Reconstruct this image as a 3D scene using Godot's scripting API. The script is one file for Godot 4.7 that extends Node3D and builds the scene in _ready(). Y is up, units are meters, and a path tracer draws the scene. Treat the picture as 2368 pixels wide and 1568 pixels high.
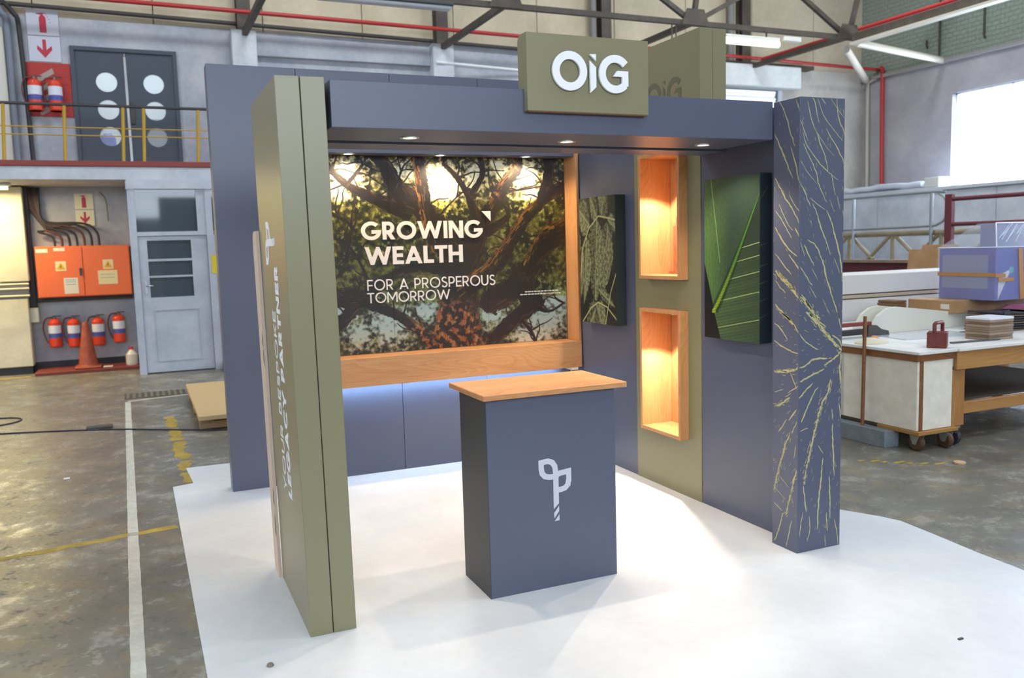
extends Node3D
# An exhibition stand set up in a workshop hall. Units are metres, y is up; the stand's back wall runs along x.

const FRONT_CRACKS := ["0.0033:0.002,2.381 0.028,2.324 0.058,2.268|0.0041:0.018,2.317 0.043,2.256 0.094,2.196 0.14,2.15 0.197,2.108 0.27,2.064|0.0049:0.023,2.26 0.054,2.203 0.085,2.157 0.121,2.088 0.126,2.057 0.153,2.002 0.189,1.943|0.0049:0.051,2.477 0.072,2.402 0.092,2.349 0.113,2.319 0.139,2.258 0.17,2.197 0.192,2.135 0.195,2.108|0.0025:0.092,2.349 0.139,2.289 0.196,2.228 0.242,2.194|0.0041:0.081,2.501 0.101,2.471 0.112,2.426 0.131,2.366|0.0033:0.116,2.499 0.136,2.458 0.168,2.397 0.225,2.341 0.298,2.273|0.0033:0.141,2.504 0.177,2.463|0.0025:0.202,2.506 0.249,2.454 0.317,2.387|0.0049:0.253,2.508 0.26,2.424 0.276,2.37 0.303,2.332 0.317,2.27|0.0049:0.179,2.344 0.205,2.298 0.241,2.26 0.279,2.206 0.305,2.16 0.318,2.065|0.0025:0.009,2.164 0.055,2.103 0.126,2.041|0.0049:0,2.056 0.036,2.002 0.057,1.956 0.077,1.921|0.0057:0.087,1.944 0.118,1.893 0.134,1.846 0.16,1.79 0.192,1.726 0.222,1.658|0.0033:0.072,1.971 0.128,1.932 0.18,1.904|0.0074:0.185,1.904 0.222,1.844 0.249,1.765 0.276,1.692 0.294,1.611 0.311,1.514 0.318,1.432|0.0033:0.218,2.104 0.234,2.041 0.249,1.982|0.0033:0.261,1.982 0.284,1.903|0.0041:0.299,1.907 0.322,1.835|0.0025:0.21,1.963 0.242,1.892|0.0033:0.008,1.738 0.04,1.655|0.0057:0.034,1.722 0.06,1.674 0.106,1.602|0.0074:0.054,1.745 0.105,1.72 0.141,1.672 0.173,1.607 0.19,1.543 0.217,1.477 0.239,1.42 0.266,1.362 0.288,1.304|0.0057:0.007,1.605 0.051,1.548 0.092,1.495|0.0033:0.077,1.492 0.124,1.426|0.0025:0.086,1.595 0.133,1.525|0.0033:0.246,1.645 0.289,1.555|0.0025:0.165,1.424 0.219,1.332|0.0164:0.008,1.443 0.063,1.389 0.115,1.338 0.151,1.305|0.0057:0.016,1.455 0.052,1.413 0.094,1.363|0.0176:0.05,1.359 0.117,1.303 0.185,1.238 0.242,1.182 0.3,1.134 0.318,1.128|0.007:0.094,1.348 0.139,1.302 0.195,1.264|0.0079:0.236,1.217 0.287,1.188 0.314,1.133|0.0053:0.273,1.346 0.304,1.244|0.0106:0.306,1.124 0.266,1.092 0.181,1.05|0.0088:0.209,1.089 0.108,1.091 0.053,1.061 0.006,1.05|0.0079:0.187,1.032 0.098,1.005 0.01,0.973|0.007:0.104,0.961 0.038,0.91 0.007,0.878|0.0079:0.144,0.935 0.11,0.903 0.077,0.844 0.023,0.745|0.0114:0.228,0.971 0.212,0.893 0.167,0.835 0.135,0.741 0.113,0.664 0.086,0.569 0.059,0.465 0.043,0.387|0.0062:0.043,0.387 0.052,0.305 0.064,0.231|0.0106:0.306,1.116 0.296,1.019 0.309,0.929 0.316,0.847|0.0053:0.242,0.801 0.246,0.738|0.0079:0.247,0.716 0.253,0.584 0.265,0.411|0.0053:0.293,0.832 0.312,0.722|0.0079:0.18,0.53 0.167,0.397 0.152,0.272 0.146,0.118|0.0062:0.228,0.42 0.235,0.278 0.238,0.168|0.0035:0.012,0.697 0.073,0.711|0.0044:0.142,0.607 0.182,0.553|0.0044:0.039,0.235 0.023,0.156 0.015,0.094|0.0044:0.084,0.21 0.091,0.127 0.069,0.058|0.0053:0.21,0.209 0.217,0.097|0.0053:0.269,0.163 0.288,0.086 0.301,0|0.0035:0.2,0.082 0.207,0.007|0.0053:0.005,1.242 0.052,1.191 0.141,1.141"]
const SIDE_CRACKS := ["0.0057:0.044,2.505 0.084,2.441 0.113,2.382 0.131,2.326 0.171,2.24|0.0076:0.012,2.33 0.051,2.258 0.086,2.199 0.121,2.133 0.153,2.078|0.0066:0.137,2.248 0.16,2.191 0.183,2.127 0.195,2.073 0.208,2.044|0.0038:0.174,2.495 0.204,2.422|0.0076:0.013,2.092 0.059,2.028 0.1,1.97 0.146,1.921 0.202,1.844 0.21,1.832|0.0038:0.047,1.95 0.083,1.884 0.124,1.827 0.158,1.798|0.0047:0.015,1.915 0.066,1.861 0.112,1.804 0.149,1.755|0.0038:0.122,2 0.168,1.935 0.21,1.894|0.0076:0.015,1.823 0.066,1.757 0.113,1.708 0.19,1.657|0.0066:0.169,1.814 0.211,1.762|0.0057:0.016,1.677 0.067,1.628 0.149,1.557|0.0066:0.125,1.669 0.182,1.613 0.213,1.582|0.0171:0.017,1.583 0.068,1.54 0.127,1.501 0.173,1.462 0.214,1.432|0.0057:0.044,1.576 0.103,1.532 0.161,1.49|0.0057:0.017,1.53 0.057,1.491 0.104,1.456|0.0095:0.018,1.391 0.069,1.353 0.14,1.31|0.01:0.057,1.353 0.114,1.322 0.164,1.29 0.205,1.242|0.006:0.01,1.288 0.064,1.257 0.122,1.2|0.007:0.011,1.186 0.078,1.157 0.153,1.138 0.206,1.13|0.014:0.012,1.007 0.142,1.027 0.207,1.051|0.006:0.142,1.023 0.167,0.978 0.195,0.929|0.003:0.013,0.89 0.092,0.919|0.005:0.124,0.901 0.208,0.953|0.01:0.013,0.808 0.068,0.83 0.143,0.88|0.007:0.193,0.82 0.132,0.747|0.006:0.119,0.754 0.049,0.665|0.005:0.2,0.755 0.157,0.676|0.009:0.143,0.674 0.108,0.604 0.076,0.516 0.051,0.446 0.012,0.317|0.009:0.199,0.481 0.167,0.375 0.136,0.276 0.111,0.196|0.007:0.092,0.209 0.06,0.108 0.021,0.021|0.006:0.162,0.184 0.137,0.085 0.119,0.015|0.004:0.189,0.621 0.177,0.538|0.003:0.064,0.413 0.135,0.367|0.003:0.019,0.337 0.104,0.295|0.004:0.012,0.248 0.085,0.217"]
const BRANCHES := "D 0.525,0.993,0.098 0.537,0.843,0.086 0.554,0.671,0.064 0.581,0.512,0.058|D 0.537,0.533,0.048 0.417,0.281,0.042 0.322,0.171,0.034 0.270,0.041,0.023 0.222,-0.033,0.019 0.204,-0.107,0.017|W 0.454,0.439,0.032 0.418,0.237,0.026 0.406,0.082,0.022 0.388,-0.038,0.018 0.379,-0.113,0.016|D 0.589,0.535,0.045 0.646,0.353,0.035 0.702,0.239,0.026|W 0.702,0.239,0.026 0.744,0.136,0.022 0.802,0.037,0.020 0.763,-0.059,0.014 0.737,-0.126,0.012|D 0.621,0.307,0.021 0.589,0.193,0.011 0.548,0.103,0.010 0.499,0.037,0.007|W 0.567,0.695,0.035 0.695,0.563,0.032 0.751,0.461,0.027 0.818,0.334,0.024 0.900,0.222,0.023|D 0.900,0.222,0.023 0.934,0.077,0.021 0.912,-0.051,0.013 0.873,-0.131,0.009|D 0.907,0.222,0.019 1.015,0.135,0.017 1.078,0.075,0.015|D 0.672,0.772,0.045 0.792,0.674,0.043 0.908,0.478,0.033 1.005,0.386,0.036 1.074,0.327,0.037|W 0.831,0.570,0.016 0.903,0.418,0.021 0.999,0.361,0.023 1.074,0.303,0.026|D 0.783,0.662,0.041 0.855,0.786,0.037|D 0.864,0.786,0.035 0.760,0.879,0.030 0.667,0.984,0.024|D 0.806,0.883,0.010 0.837,0.941,0.007 0.860,1.003,0.004|D 0.536,0.578,0.032 0.350,0.573,0.015 0.218,0.661,0.018 0.102,0.807,0.024 0.053,0.868,0.025 -0.009,0.906,0.022 -0.070,0.932,0.016|D 0.430,0.983,0.023 0.390,0.915,0.020 0.310,0.824,0.018 0.230,0.762,0.021 0.152,0.712,0.031 0.082,0.707,0.034 0.015,0.659,0.028 -0.057,0.590,0.021|D 0.343,0.280,0.031 0.201,0.196,0.017 0.126,0.139,0.014 0.082,0.075,0.010 0.033,-0.018,0.007|D 0.125,0.149,0.007 0.166,0.085,0.006 0.191,0.031,0.004 0.147,-0.021,0.003|D 0.583,0.443,0.029 0.754,0.309,0.010 0.694,0.194,0.008|D 0.202,0.660,0.007 0.159,0.516,0.004 0.116,0.427,0.003|D -0.029,0.233,0.007 0.089,0.298,0.006 0.141,0.363,0.004 0.112,0.513,0.003|D 0.437,0.438,0.013 0.475,0.305,0.004 0.546,0.204,0.002|D 0.704,0.171,0.005 0.794,0.171,0.003 0.905,0.147,0.002|D 0.616,0.171,0.012 0.653,0.080,0.010 0.638,-0.033,0.009|D 0.855,0.798,0.014 0.920,0.839,0.005 0.988,0.796,0.004|D 0.288,0.214,0.007 0.311,0.149,0.004 0.333,0.072,0.003"


# ---------------------------------------------------------------- mesh builder
class Mb:
	var v := PackedVector3Array()
	var n := PackedVector3Array()
	var uv := PackedVector2Array()

	func tri(a: Vector3, b: Vector3, c: Vector3, ua := Vector2.ZERO, ub := Vector2.ZERO, uc := Vector2.ZERO) -> void:
		var m := (b - a).cross(c - a).normalized()
		v.append_array([a, c, b]); n.append_array([m, m, m]); uv.append_array([ua, uc, ub])

	func tri_n(a: Vector3, b: Vector3, c: Vector3, na: Vector3, nb: Vector3, nc: Vector3) -> void:
		v.append_array([a, c, b]); n.append_array([na, nc, nb]); uv.append_array([Vector2.ZERO, Vector2.ZERO, Vector2.ZERO])

	func quad(a: Vector3, b: Vector3, c: Vector3, d: Vector3) -> void:
		tri(a, b, c); tri(a, c, d)

	func quad_uv(a: Vector3, b: Vector3, c: Vector3, d: Vector3) -> void:
		tri(a, b, c, Vector2(0, 1), Vector2(1, 1), Vector2(1, 0)); tri(a, c, d, Vector2(0, 1), Vector2(1, 0), Vector2(0, 0))

	func out(p: Array, o: Vector3) -> void:
		var a: Vector3 = p[0]; var b: Vector3 = p[1]; var c: Vector3 = p[2]
		if (b - a).cross(c - a).dot((a + b + c) / 3.0 - o) < 0.0:
			p.reverse()
		if p.size() == 3: tri(p[0], p[1], p[2])
		else: quad(p[0], p[1], p[2], p[3])

	# box between two corners, edges chamfered by b, placed by xf
	func box(lo: Vector3, hi: Vector3, b := 0.0, xf := Transform3D.IDENTITY) -> Mb:
		var c := (lo + hi) / 2.0
		var h := (hi - lo).abs() / 2.0
		b = minf(b, minf(h.x, minf(h.y, h.z)) * 0.6)
		var o := xf * c
		var P := func(s: Vector3, ax: int) -> Vector3:
			var q := Vector3(s.x * (h.x - b), s.y * (h.y - b), s.z * (h.z - b))
			q[ax] = s[ax] * h[ax]
			return xf * (c + q)
		for ax in 3:
			var u := (ax + 1) % 3
			var w := (ax + 2) % 3
			for sg in [-1.0, 1.0]:
				var f := []
				for k in [[-1.0, -1.0], [1.0, -1.0], [1.0, 1.0], [-1.0, 1.0]]:
					var s := Vector3.ZERO
					s[ax] = sg; s[u] = k[0]; s[w] = k[1]
					f.append(P.call(s, ax))
				out(f, o)
			if b > 0.0:
				for su in [-1.0, 1.0]:
					for sw in [-1.0, 1.0]:
						var s0 := Vector3.ZERO; var s1 := Vector3.ZERO
						s0[ax] = -1.0; s0[u] = su; s0[w] = sw
						s1 = s0; s1[ax] = 1.0
						out([P.call(s0, u), P.call(s1, u), P.call(s1, w), P.call(s0, w)], o)
		if b > 0.0:
			for sx in [-1.0, 1.0]:
				for sy in [-1.0, 1.0]:
					for sz in [-1.0, 1.0]:
						var s := Vector3(sx, sy, sz)
						out([P.call(s, 0), P.call(s, 1), P.call(s, 2)], o)
		return self

	# flat polygon drawn out from z0 to z1, placed by xf
	func prism(poly: PackedVector2Array, z0: float, z1: float, xf := Transform3D.IDENTITY) -> Mb:
		var ar := 0.0
		for i in poly.size():
			ar += poly[i].cross(poly[(i + 1) % poly.size()])
		var p := poly.duplicate()
		if ar < 0.0: p.reverse()
		var ix := Geometry2D.triangulate_polygon(p)
		for i in range(0, ix.size(), 3):
			var a := p[ix[i]]; var b := p[ix[i + 1]]; var c := p[ix[i + 2]]
			if (b - a).cross(c - a) < 0.0:
				var t := b; b = c; c = t
			tri(xf * Vector3(a.x, a.y, z1), xf * Vector3(b.x, b.y, z1), xf * Vector3(c.x, c.y, z1))
			tri(xf * Vector3(a.x, a.y, z0), xf * Vector3(c.x, c.y, z0), xf * Vector3(b.x, b.y, z0))
		for i in p.size():
			var a := p[i]; var b := p[(i + 1) % p.size()]
			quad(xf * Vector3(a.x, a.y, z0), xf * Vector3(b.x, b.y, z0), xf * Vector3(b.x, b.y, z1), xf * Vector3(a.x, a.y, z1))
		return self

	func tube(pts: Array, r: float, seg := 10, r1 := -1.0) -> Mb:
		if r1 < 0.0: r1 = r
		var rings := []
		var u := Vector3.ZERO
		for i in pts.size():
			var p: Vector3 = pts[i]
			var d: Vector3
			if i == 0: d = pts[1] - p
			elif i == pts.size() - 1: d = p - pts[i - 1]
			else: d = (pts[i + 1] - p).normalized() + (p - pts[i - 1]).normalized()
			d = d.normalized()
			if i == 0: u = d.cross(Vector3.UP if absf(d.y) < 0.9 else Vector3.RIGHT).normalized()
			u = (u - d * u.dot(d)).normalized()
			var w := d.cross(u)
			var rr := lerpf(r, r1, float(i) / (pts.size() - 1))
			var ring := []
			for k in seg:
				var a := TAU * k / seg
				var m := u * cos(a) + w * sin(a)
				ring.append([p + m * rr, m])
			rings.append(ring)
			if i == 0 or i == pts.size() - 1:
				for k in seg:
					out([ring[k][0], ring[(k + 1) % seg][0], p], p + d * (0.01 if i == 0 else -0.01))
		for i in pts.size() - 1:
			for k in seg:
				var a = rings[i][k]; var b = rings[i][(k + 1) % seg]; var c = rings[i + 1][(k + 1) % seg]; var e = rings[i + 1][k]
				tri_n(a[0], b[0], c[0], a[1], b[1], c[1]); tri_n(a[0], c[0], e[0], a[1], c[1], e[1])
		return self

	# turned profile of (radius, height) points round the y axis of xf
	func lathe(prof: Array, seg := 20, xf := Transform3D.IDENTITY) -> Mb:
		for i in prof.size() - 1:
			var p: Vector2 = prof[i]; var q: Vector2 = prof[i + 1]
			var t := q - p
			var m := Vector2(t.y, -t.x).normalized()
			for k in seg:
				var a := TAU * k / seg; var b := TAU * (k + 1) / seg
				var ca := Vector3(cos(a), 0, -sin(a)); var cb := Vector3(cos(b), 0, -sin(b))
				var na := (xf.basis * (ca * m.x + Vector3.UP * m.y)).normalized(); var nb := (xf.basis * (cb * m.x + Vector3.UP * m.y)).normalized()
				var A := xf * (ca * p.x + Vector3.UP * p.y); var B := xf * (cb * p.x + Vector3.UP * p.y)
				var C := xf * (cb * q.x + Vector3.UP * q.y); var D := xf * (ca * q.x + Vector3.UP * q.y)
				if p.x > 1e-6: tri_n(A, B, C, na, nb, nb)
				if q.x > 1e-6: tri_n(A, C, D, na, nb, na)
				if p.x <= 1e-6 and q.x > 1e-6: tri_n(A, C, D, na, nb, na)
		return self

	func mesh(shift := Vector3.ZERO) -> ArrayMesh:
		var a := []
		a.resize(Mesh.ARRAY_MAX)
		var w := v
		if shift != Vector3.ZERO:
			w = Transform3D(Basis.IDENTITY, -shift) * v
		a[Mesh.ARRAY_VERTEX] = w; a[Mesh.ARRAY_NORMAL] = n; a[Mesh.ARRAY_TEX_UV] = uv
		var m := ArrayMesh.new()
		m.add_surface_from_arrays(Mesh.PRIMITIVE_TRIANGLES, a)
		return m

# ---------------------------------------------------------------- naming and tagging
var taken := {}
var mats := {}

func numbered(s: String) -> String:
	var k: int = taken.get(s, 0)
	taken[s] = k + 1
	return s if k == 0 else "%s_%03d" % [s, k]

func tag(o: Node3D, label: String, category: String, group := "") -> void:
	o.set_meta("label", label); o.set_meta("category", category)
	if group != "": o.set_meta("group", group)

func thing(called: String, label: String, category: String, at := Vector3.ZERO, group := "") -> Node3D:
	var o := Node3D.new()
	o.name = numbered(called)
	add_child(o)
	o.position = at
	tag(o, label, category, group)
	return o

# a part authored in world places; it is stored relative to its parents
func part(parent: Node3D, called: String, mb: Mb, m: Material, label := "") -> MeshInstance3D:
	var o := MeshInstance3D.new()
	o.name = called
	var shift := Vector3.ZERO
	var q: Node = parent
	while q != self:
		shift += (q as Node3D).position
		q = q.get_parent()
	o.mesh = mb.mesh(shift)
	o.material_override = m
	parent.add_child(o, true)
	if label != "": o.set_meta("label", label)
	return o

func solo(called: String, mb: Mb, m: Material, label: String, category: String, group := "") -> MeshInstance3D:
	var o := MeshInstance3D.new()
	o.name = numbered(called)
	var lo := mb.v[0]; var hi := mb.v[0]
	for p in mb.v:
		lo = lo.min(p); hi = hi.max(p)
	o.position = Vector3((lo.x + hi.x) / 2.0, lo.y, (lo.z + hi.z) / 2.0)
	o.mesh = mb.mesh(o.position)
	o.material_override = m
	add_child(o)
	tag(o, label, category, group)
	return o

func struct(called: String, mb: Mb, m: Material) -> MeshInstance3D:
	var o := MeshInstance3D.new()
	o.name = called
	o.mesh = mb.mesh()
	o.material_override = m
	o.set_meta("kind", "structure")
	add_child(o, true)
	return o

func B(x0: float, y0: float, z0: float, x1: float, y1: float, z1: float, b := 0.0) -> Mb:
	return Mb.new().box(Vector3(x0, y0, z0), Vector3(x1, y1, z1), b)

func rgb(r: int, g: int, b: int) -> Color:
	return Color8(r, g, b)

func mat(key: String, c: Color, rough := 0.6, metal := 0.0) -> StandardMaterial3D:
	if mats.has(key): return mats[key]
	var m := StandardMaterial3D.new()
	m.albedo_color = c; m.roughness = rough; m.metallic = metal
	m.resource_name = key
	mats[key] = m
	return m

func glow(key: String, c: Color, e: float) -> StandardMaterial3D:
	var m := mat(key, Color(0.8, 0.8, 0.8), 0.5)
	m.emission_enabled = true; m.emission = c; m.emission_energy_multiplier = e
	return m

func smooth(pts: Array, per := 6) -> Array:
	var r := []
	for i in pts.size() - 1:
		var a: Vector3 = pts[maxi(i - 1, 0)]; var b: Vector3 = pts[i]; var c: Vector3 = pts[i + 1]; var d: Vector3 = pts[mini(i + 2, pts.size() - 1)]
		for k in per:
			r.append(b.cubic_interpolate(c, a, d, float(k) / per))
	r.append(pts[-1])
	return r

# ---------------------------------------------------------------- lettering: strokes of a geometric sans
func arc(cx: float, cy: float, rx: float, ry: float, a0: float, a1: float, k := 18) -> Array:
	var r := []
	for i in k + 1:
		var a := deg_to_rad(lerpf(a0, a1, float(i) / k))
		r.append(Vector2(cx + rx * cos(a), cy + ry * sin(a)))
	return r

func L2(t: Array) -> Array:
	var r := []
	for i in range(0, t.size(), 2): r.append(Vector2(t[i], t[i + 1]))
	return r

# [width, strokes, clip to the cap height]
func glyph(ch: String, s: float) -> Array:
	var h := s / 2.0
	match ch:
		"O": return [1.06, [arc(.53, .5, .53 - h, .52 - h, -2, 182, 26), arc(.53, .5, .53 - h, .52 - h, 178, 362, 26)], false]
		"G": return [1.04, [arc(.53, .5, .53 - h, .52 - h, 44, 182), arc(.53, .5, .53 - h, .52 - h, 178, 352), L2([.55, .47 - h * .3, 1.045, .47 - h * .3])], false]
		"C": return [.92, [arc(.53, .5, .53 - h, .52 - h, 46, 182), arc(.53, .5, .53 - h, .52 - h, 178, 314)], false]
		"R":
			var cy := (1.42 - h) / 2.0
			return [.68, [L2([h, 0, h, 1]), L2([h, 1 - h]) + arc(.33, cy, .31 - h, (.58 - h) / 2.0, 90, -90, 12) + L2([h, .42]), L2([.27, .48, .73 - h, -.12])], true]
		"P":
			var cy := (1.38 - h) / 2.0
			return [.64, [L2([h, 0, h, 1]), L2([h, 1 - h]) + arc(.33, cy, .31 - h, (.62 - h) / 2.0, 90, -90, 12) + L2([h, .38])], true]
		"B":
			return [.66, [L2([h, 0, h, 1]), L2([h, 1 - h]) + arc(.32, (1.53 - h) / 2.0, .29 - h, (.47 - h) / 2.0, 90, -90, 10) + L2([h, .53]), L2([h, .53]) + arc(.34, (.53 + h) / 2.0, .32 - h, (.53 - h) / 2.0, 90, -90, 10) + L2([h, h])], true]
		"E": return [.57, [L2([h, 0, h, 1]), L2([h, h, .57, h]), L2([h, .5, .53, .5]), L2([h, 1 - h, .57, 1 - h])], true]
		"F": return [.55, [L2([h, 0, h, 1]), L2([h, .47, .51, .47]), L2([h, 1 - h, .55, 1 - h])], true]
		"L": return [.54, [L2([h, 0, h, 1]), L2([h, h, .54, h])], true]
		"T": return [.68, [L2([.34, 0, .34, 1]), L2([0, 1 - h, .68, 1 - h])], true]
		"H": return [.78, [L2([h, 0, h, 1]), L2([.78 - h, 0, .78 - h, 1]), L2([h, .5, .78 - h, .5])], true]
		"I": return [s, [L2([h, 0, h, 1])], true]
		"N": return [.82, [L2([h, 0, h, 1]), L2([.82 - h, 0, .82 - h, 1]), L2([h * .4, 1.12, .82 - h * .4, -.12])], true]
		"M": return [1.0, [L2([h, 0, h, 1]), L2([1 - h, 0, 1 - h, 1]), L2([h * .4, 1.1, .5, .28, 1 - h * .4, 1.1])], true]
		"A": return [.92, [L2([h * .72, -.1, .46, .94, .92 - h * .72, -.1]), L2([.2, .26, .72, .26])], true]
		"W": return [1.36, [L2([h * .72, 1.1, .37, .06, .68, .9, .99, .06, 1.36 - h * .72, 1.1])], true]
		"S": return [.62, [arc(.31, .74, .28 - h, .27 - h, 32, 262, 14) + arc(.31, .265, .31 - h, .285 - h, 82, -150, 16)], false]
		"U": return [.76, [L2([h, 1]) + arc(.38, .37, .38 - h, .39 - h, 180, 360) + L2([.76 - h, 1])], false]
		"K": return [.68, [L2([h, 0, h, 1]), L2([h, .33, .66, 1.1]), L2([.24, .56, .7, -.12])], true]
		"Y": return [.78, [L2([.02, 1.1, .39, .42, .76, 1.1]), L2([.39, .47, .39, 0])], true]
	return [.34, [], true]

func letter(mb: Mb, ch: String, x: float, sx: float, hgt: float, s: float, depth: float, xf: Transform3D) -> void:
	var g := glyph(ch, s)
	var clip := PackedVector2Array([Vector2(-.05, 0), Vector2(g[0] + .05, 0), Vector2(g[0] + .05, 1), Vector2(-.05, 1)])
	if ch in "NMHEFLTRPBK": clip = PackedVector2Array([Vector2(0, 0), Vector2(g[0], 0), Vector2(g[0], 1), Vector2(0, 1)])
	var k := 0
	for st in g[1]:
		var q := PackedVector2Array(st)
		k += 1
		for poly in Geometry2D.offset_polyline(q, s / 2.0, Geometry2D.JOIN_MITER, Geometry2D.END_BUTT):
			var list: Array = [poly]
			if g[2]: list = Geometry2D.intersect_polygons(poly, clip)
			for p in list:
				var w := PackedVector2Array()
				for e in p: w.append(Vector2(x + e.x * sx, e.y * hgt))
				mb.prism(w, 0.0, depth + k * .00012, xf)

# a line of text from the origin of xf along its x axis, as wide as given
func line(mb: Mb, text: String, width: float, hgt: float, s: float, gap: float, depth: float, xf: Transform3D) -> void:
	var total := -gap
	for ch in text: total += glyph(ch, s)[0] + gap
	var k := width / total
	var x := 0.0
	for ch in text:
		letter(mb, ch, x * k, k, hgt, s, depth, xf)
		x += glyph(ch, s)[0] + gap

# the sprout emblem, 200 units wide and 369 high, y down
func emblem(mb: Mb, sx: float, sy: float, depth: float, xf: Transform3D) -> void:
	var lift := [0.0]
	var add := func(p: PackedVector2Array) -> void:
		var w := PackedVector2Array()
		for k in p: w.append(Vector2(k.x * sx, -k.y * sy))
		lift[0] += .00012
		mb.prism(w, 0.0, depth + lift[0], xf)
	for st in [L2([16, 60, 16, 17, 58, 13, 84, 24, 99, 48, 103, 80]), L2([103, 70, 103, 108, 64, 107, 38, 99, 21, 80, 16, 50]),
			L2([103, 120, 110, 100, 130, 92, 184, 86, 184, 150]), L2([184, 130, 178, 165, 160, 182, 135, 188, 103, 188, 103, 110])]:
		for p in Geometry2D.offset_polyline(PackedVector2Array(st), 16.0, Geometry2D.JOIN_MITER, Geometry2D.END_BUTT): add.call(p)
	add.call(PackedVector2Array(L2([87, 100, 120, 100, 120, 267, 87, 297])))
	add.call(PackedVector2Array(L2([88, 322, 120, 282, 120, 312, 90, 352])))
	add.call(PackedVector2Array(L2([91, 369, 121, 332, 121, 367])))

# ---------------------------------------------------------------- computed textures
func noise(sd: int, freq: float, oct := 4) -> FastNoiseLite:
	var f := FastNoiseLite.new()
	f.seed = sd; f.frequency = freq; f.fractal_octaves = oct
	f.noise_type = FastNoiseLite.TYPE_SIMPLEX_SMOOTH
	return f

func picture(w: int, h: int, d: PackedByteArray) -> ImageTexture:
	var im := Image.create_from_data(w, h, false, Image.FORMAT_RGB8, d)
	im.generate_mipmaps()
	return ImageTexture.create_from_image(im)

func field(sd: int, freq: float, w: int, h: int, oct := 4, seam := false) -> PackedByteArray:
	var f := noise(sd, freq, oct)
	return (f.get_seamless_image(w, h) if seam else f.get_image(w, h)).get_data()

func wood_image(sd: int, c1: Color, c2: Color) -> Image:
	var S := 768
	var d := PackedByteArray(); d.resize(S * S * 3)
	var warp := noise(sd, 1.0, 2); var fine := noise(sd + 1, 1.0, 2)
	for y in S:
		var vv := float(y) / S
		for x in S:
			var uu := float(x) / S
			var q := vv * 52.0 + warp.get_noise_2d(uu * 1.5, vv * 6.0) * 7.0
			var t := q - floorf(q)
			t = 0.15 + t * t * 0.34 + fine.get_noise_2d(uu * 7.0, vv * 260.0) * 0.3 + warp.get_noise_2d(uu * 0.9, vv * 9.0) * 0.3
			var c := c1.lerp(c2, clampf(t, 0.0, 1.0))
			var i := (y * S + x) * 3
			d[i] = int(c.r * 255.0); d[i + 1] = int(c.g * 255.0); d[i + 2] = int(c.b * 255.0)
	return Image.create_from_data(S, S, false, Image.FORMAT_RGB8, d)

# wood whose grain runs along x (or, turned, along y)
func wood(key: String, sd: int, c1: Color, c2: Color, upright: bool, rough := 0.42, scale := 0.42) -> StandardMaterial3D:
	if mats.has(key): return mats[key]
	var m := mat(key, Color.WHITE, rough)
	var src: Image
	var k := "img%d" % sd
	if grains.has(k): src = grains[k]
	else:
		src = wood_image(sd, c1, c2); grains[k] = src
	var im: Image = src.duplicate()
	if upright: im.rotate_90(CLOCKWISE)
	m.albedo_texture = ImageTexture.create_from_image(im)
	m.uv1_triplanar = true
	m.uv1_scale = Vector3.ONE * scale
	m.uv1_offset = Vector3(0.5, 0.5, 0.5)
	return m
var grains := {}

# plain paint or concrete with clouds, specks and streaks
func mottled(key: String, c1: Color, c2: Color, rough: float, scale: float, sd: int, contrast := 1.0) -> StandardMaterial3D:
	if mats.has(key): return mats[key]
	var S := 256
	var a := field(sd, 0.012, S, S, 5, true); var b := field(sd + 7, 0.09, S, S, 3, true)
	var d := PackedByteArray(); d.resize(S * S * 3)
	for i in S * S:
		var t := clampf(0.5 + ((a[i] * 0.7 + b[i] * 0.3) / 255.0 - 0.5) * 1.8 * contrast, 0.0, 1.0)
		var c := c1.lerp(c2, t)
		d[i * 3] = int(c.r * 255.0); d[i * 3 + 1] = int(c.g * 255.0); d[i * 3 + 2] = int(c.b * 255.0)
	var m := mat(key, Color.WHITE, rough)
	m.albedo_texture = picture(S, S, d)
	m.uv1_triplanar = true; m.uv1_world_triplanar = true
	m.uv1_scale = Vector3.ONE * scale
	return m

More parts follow.
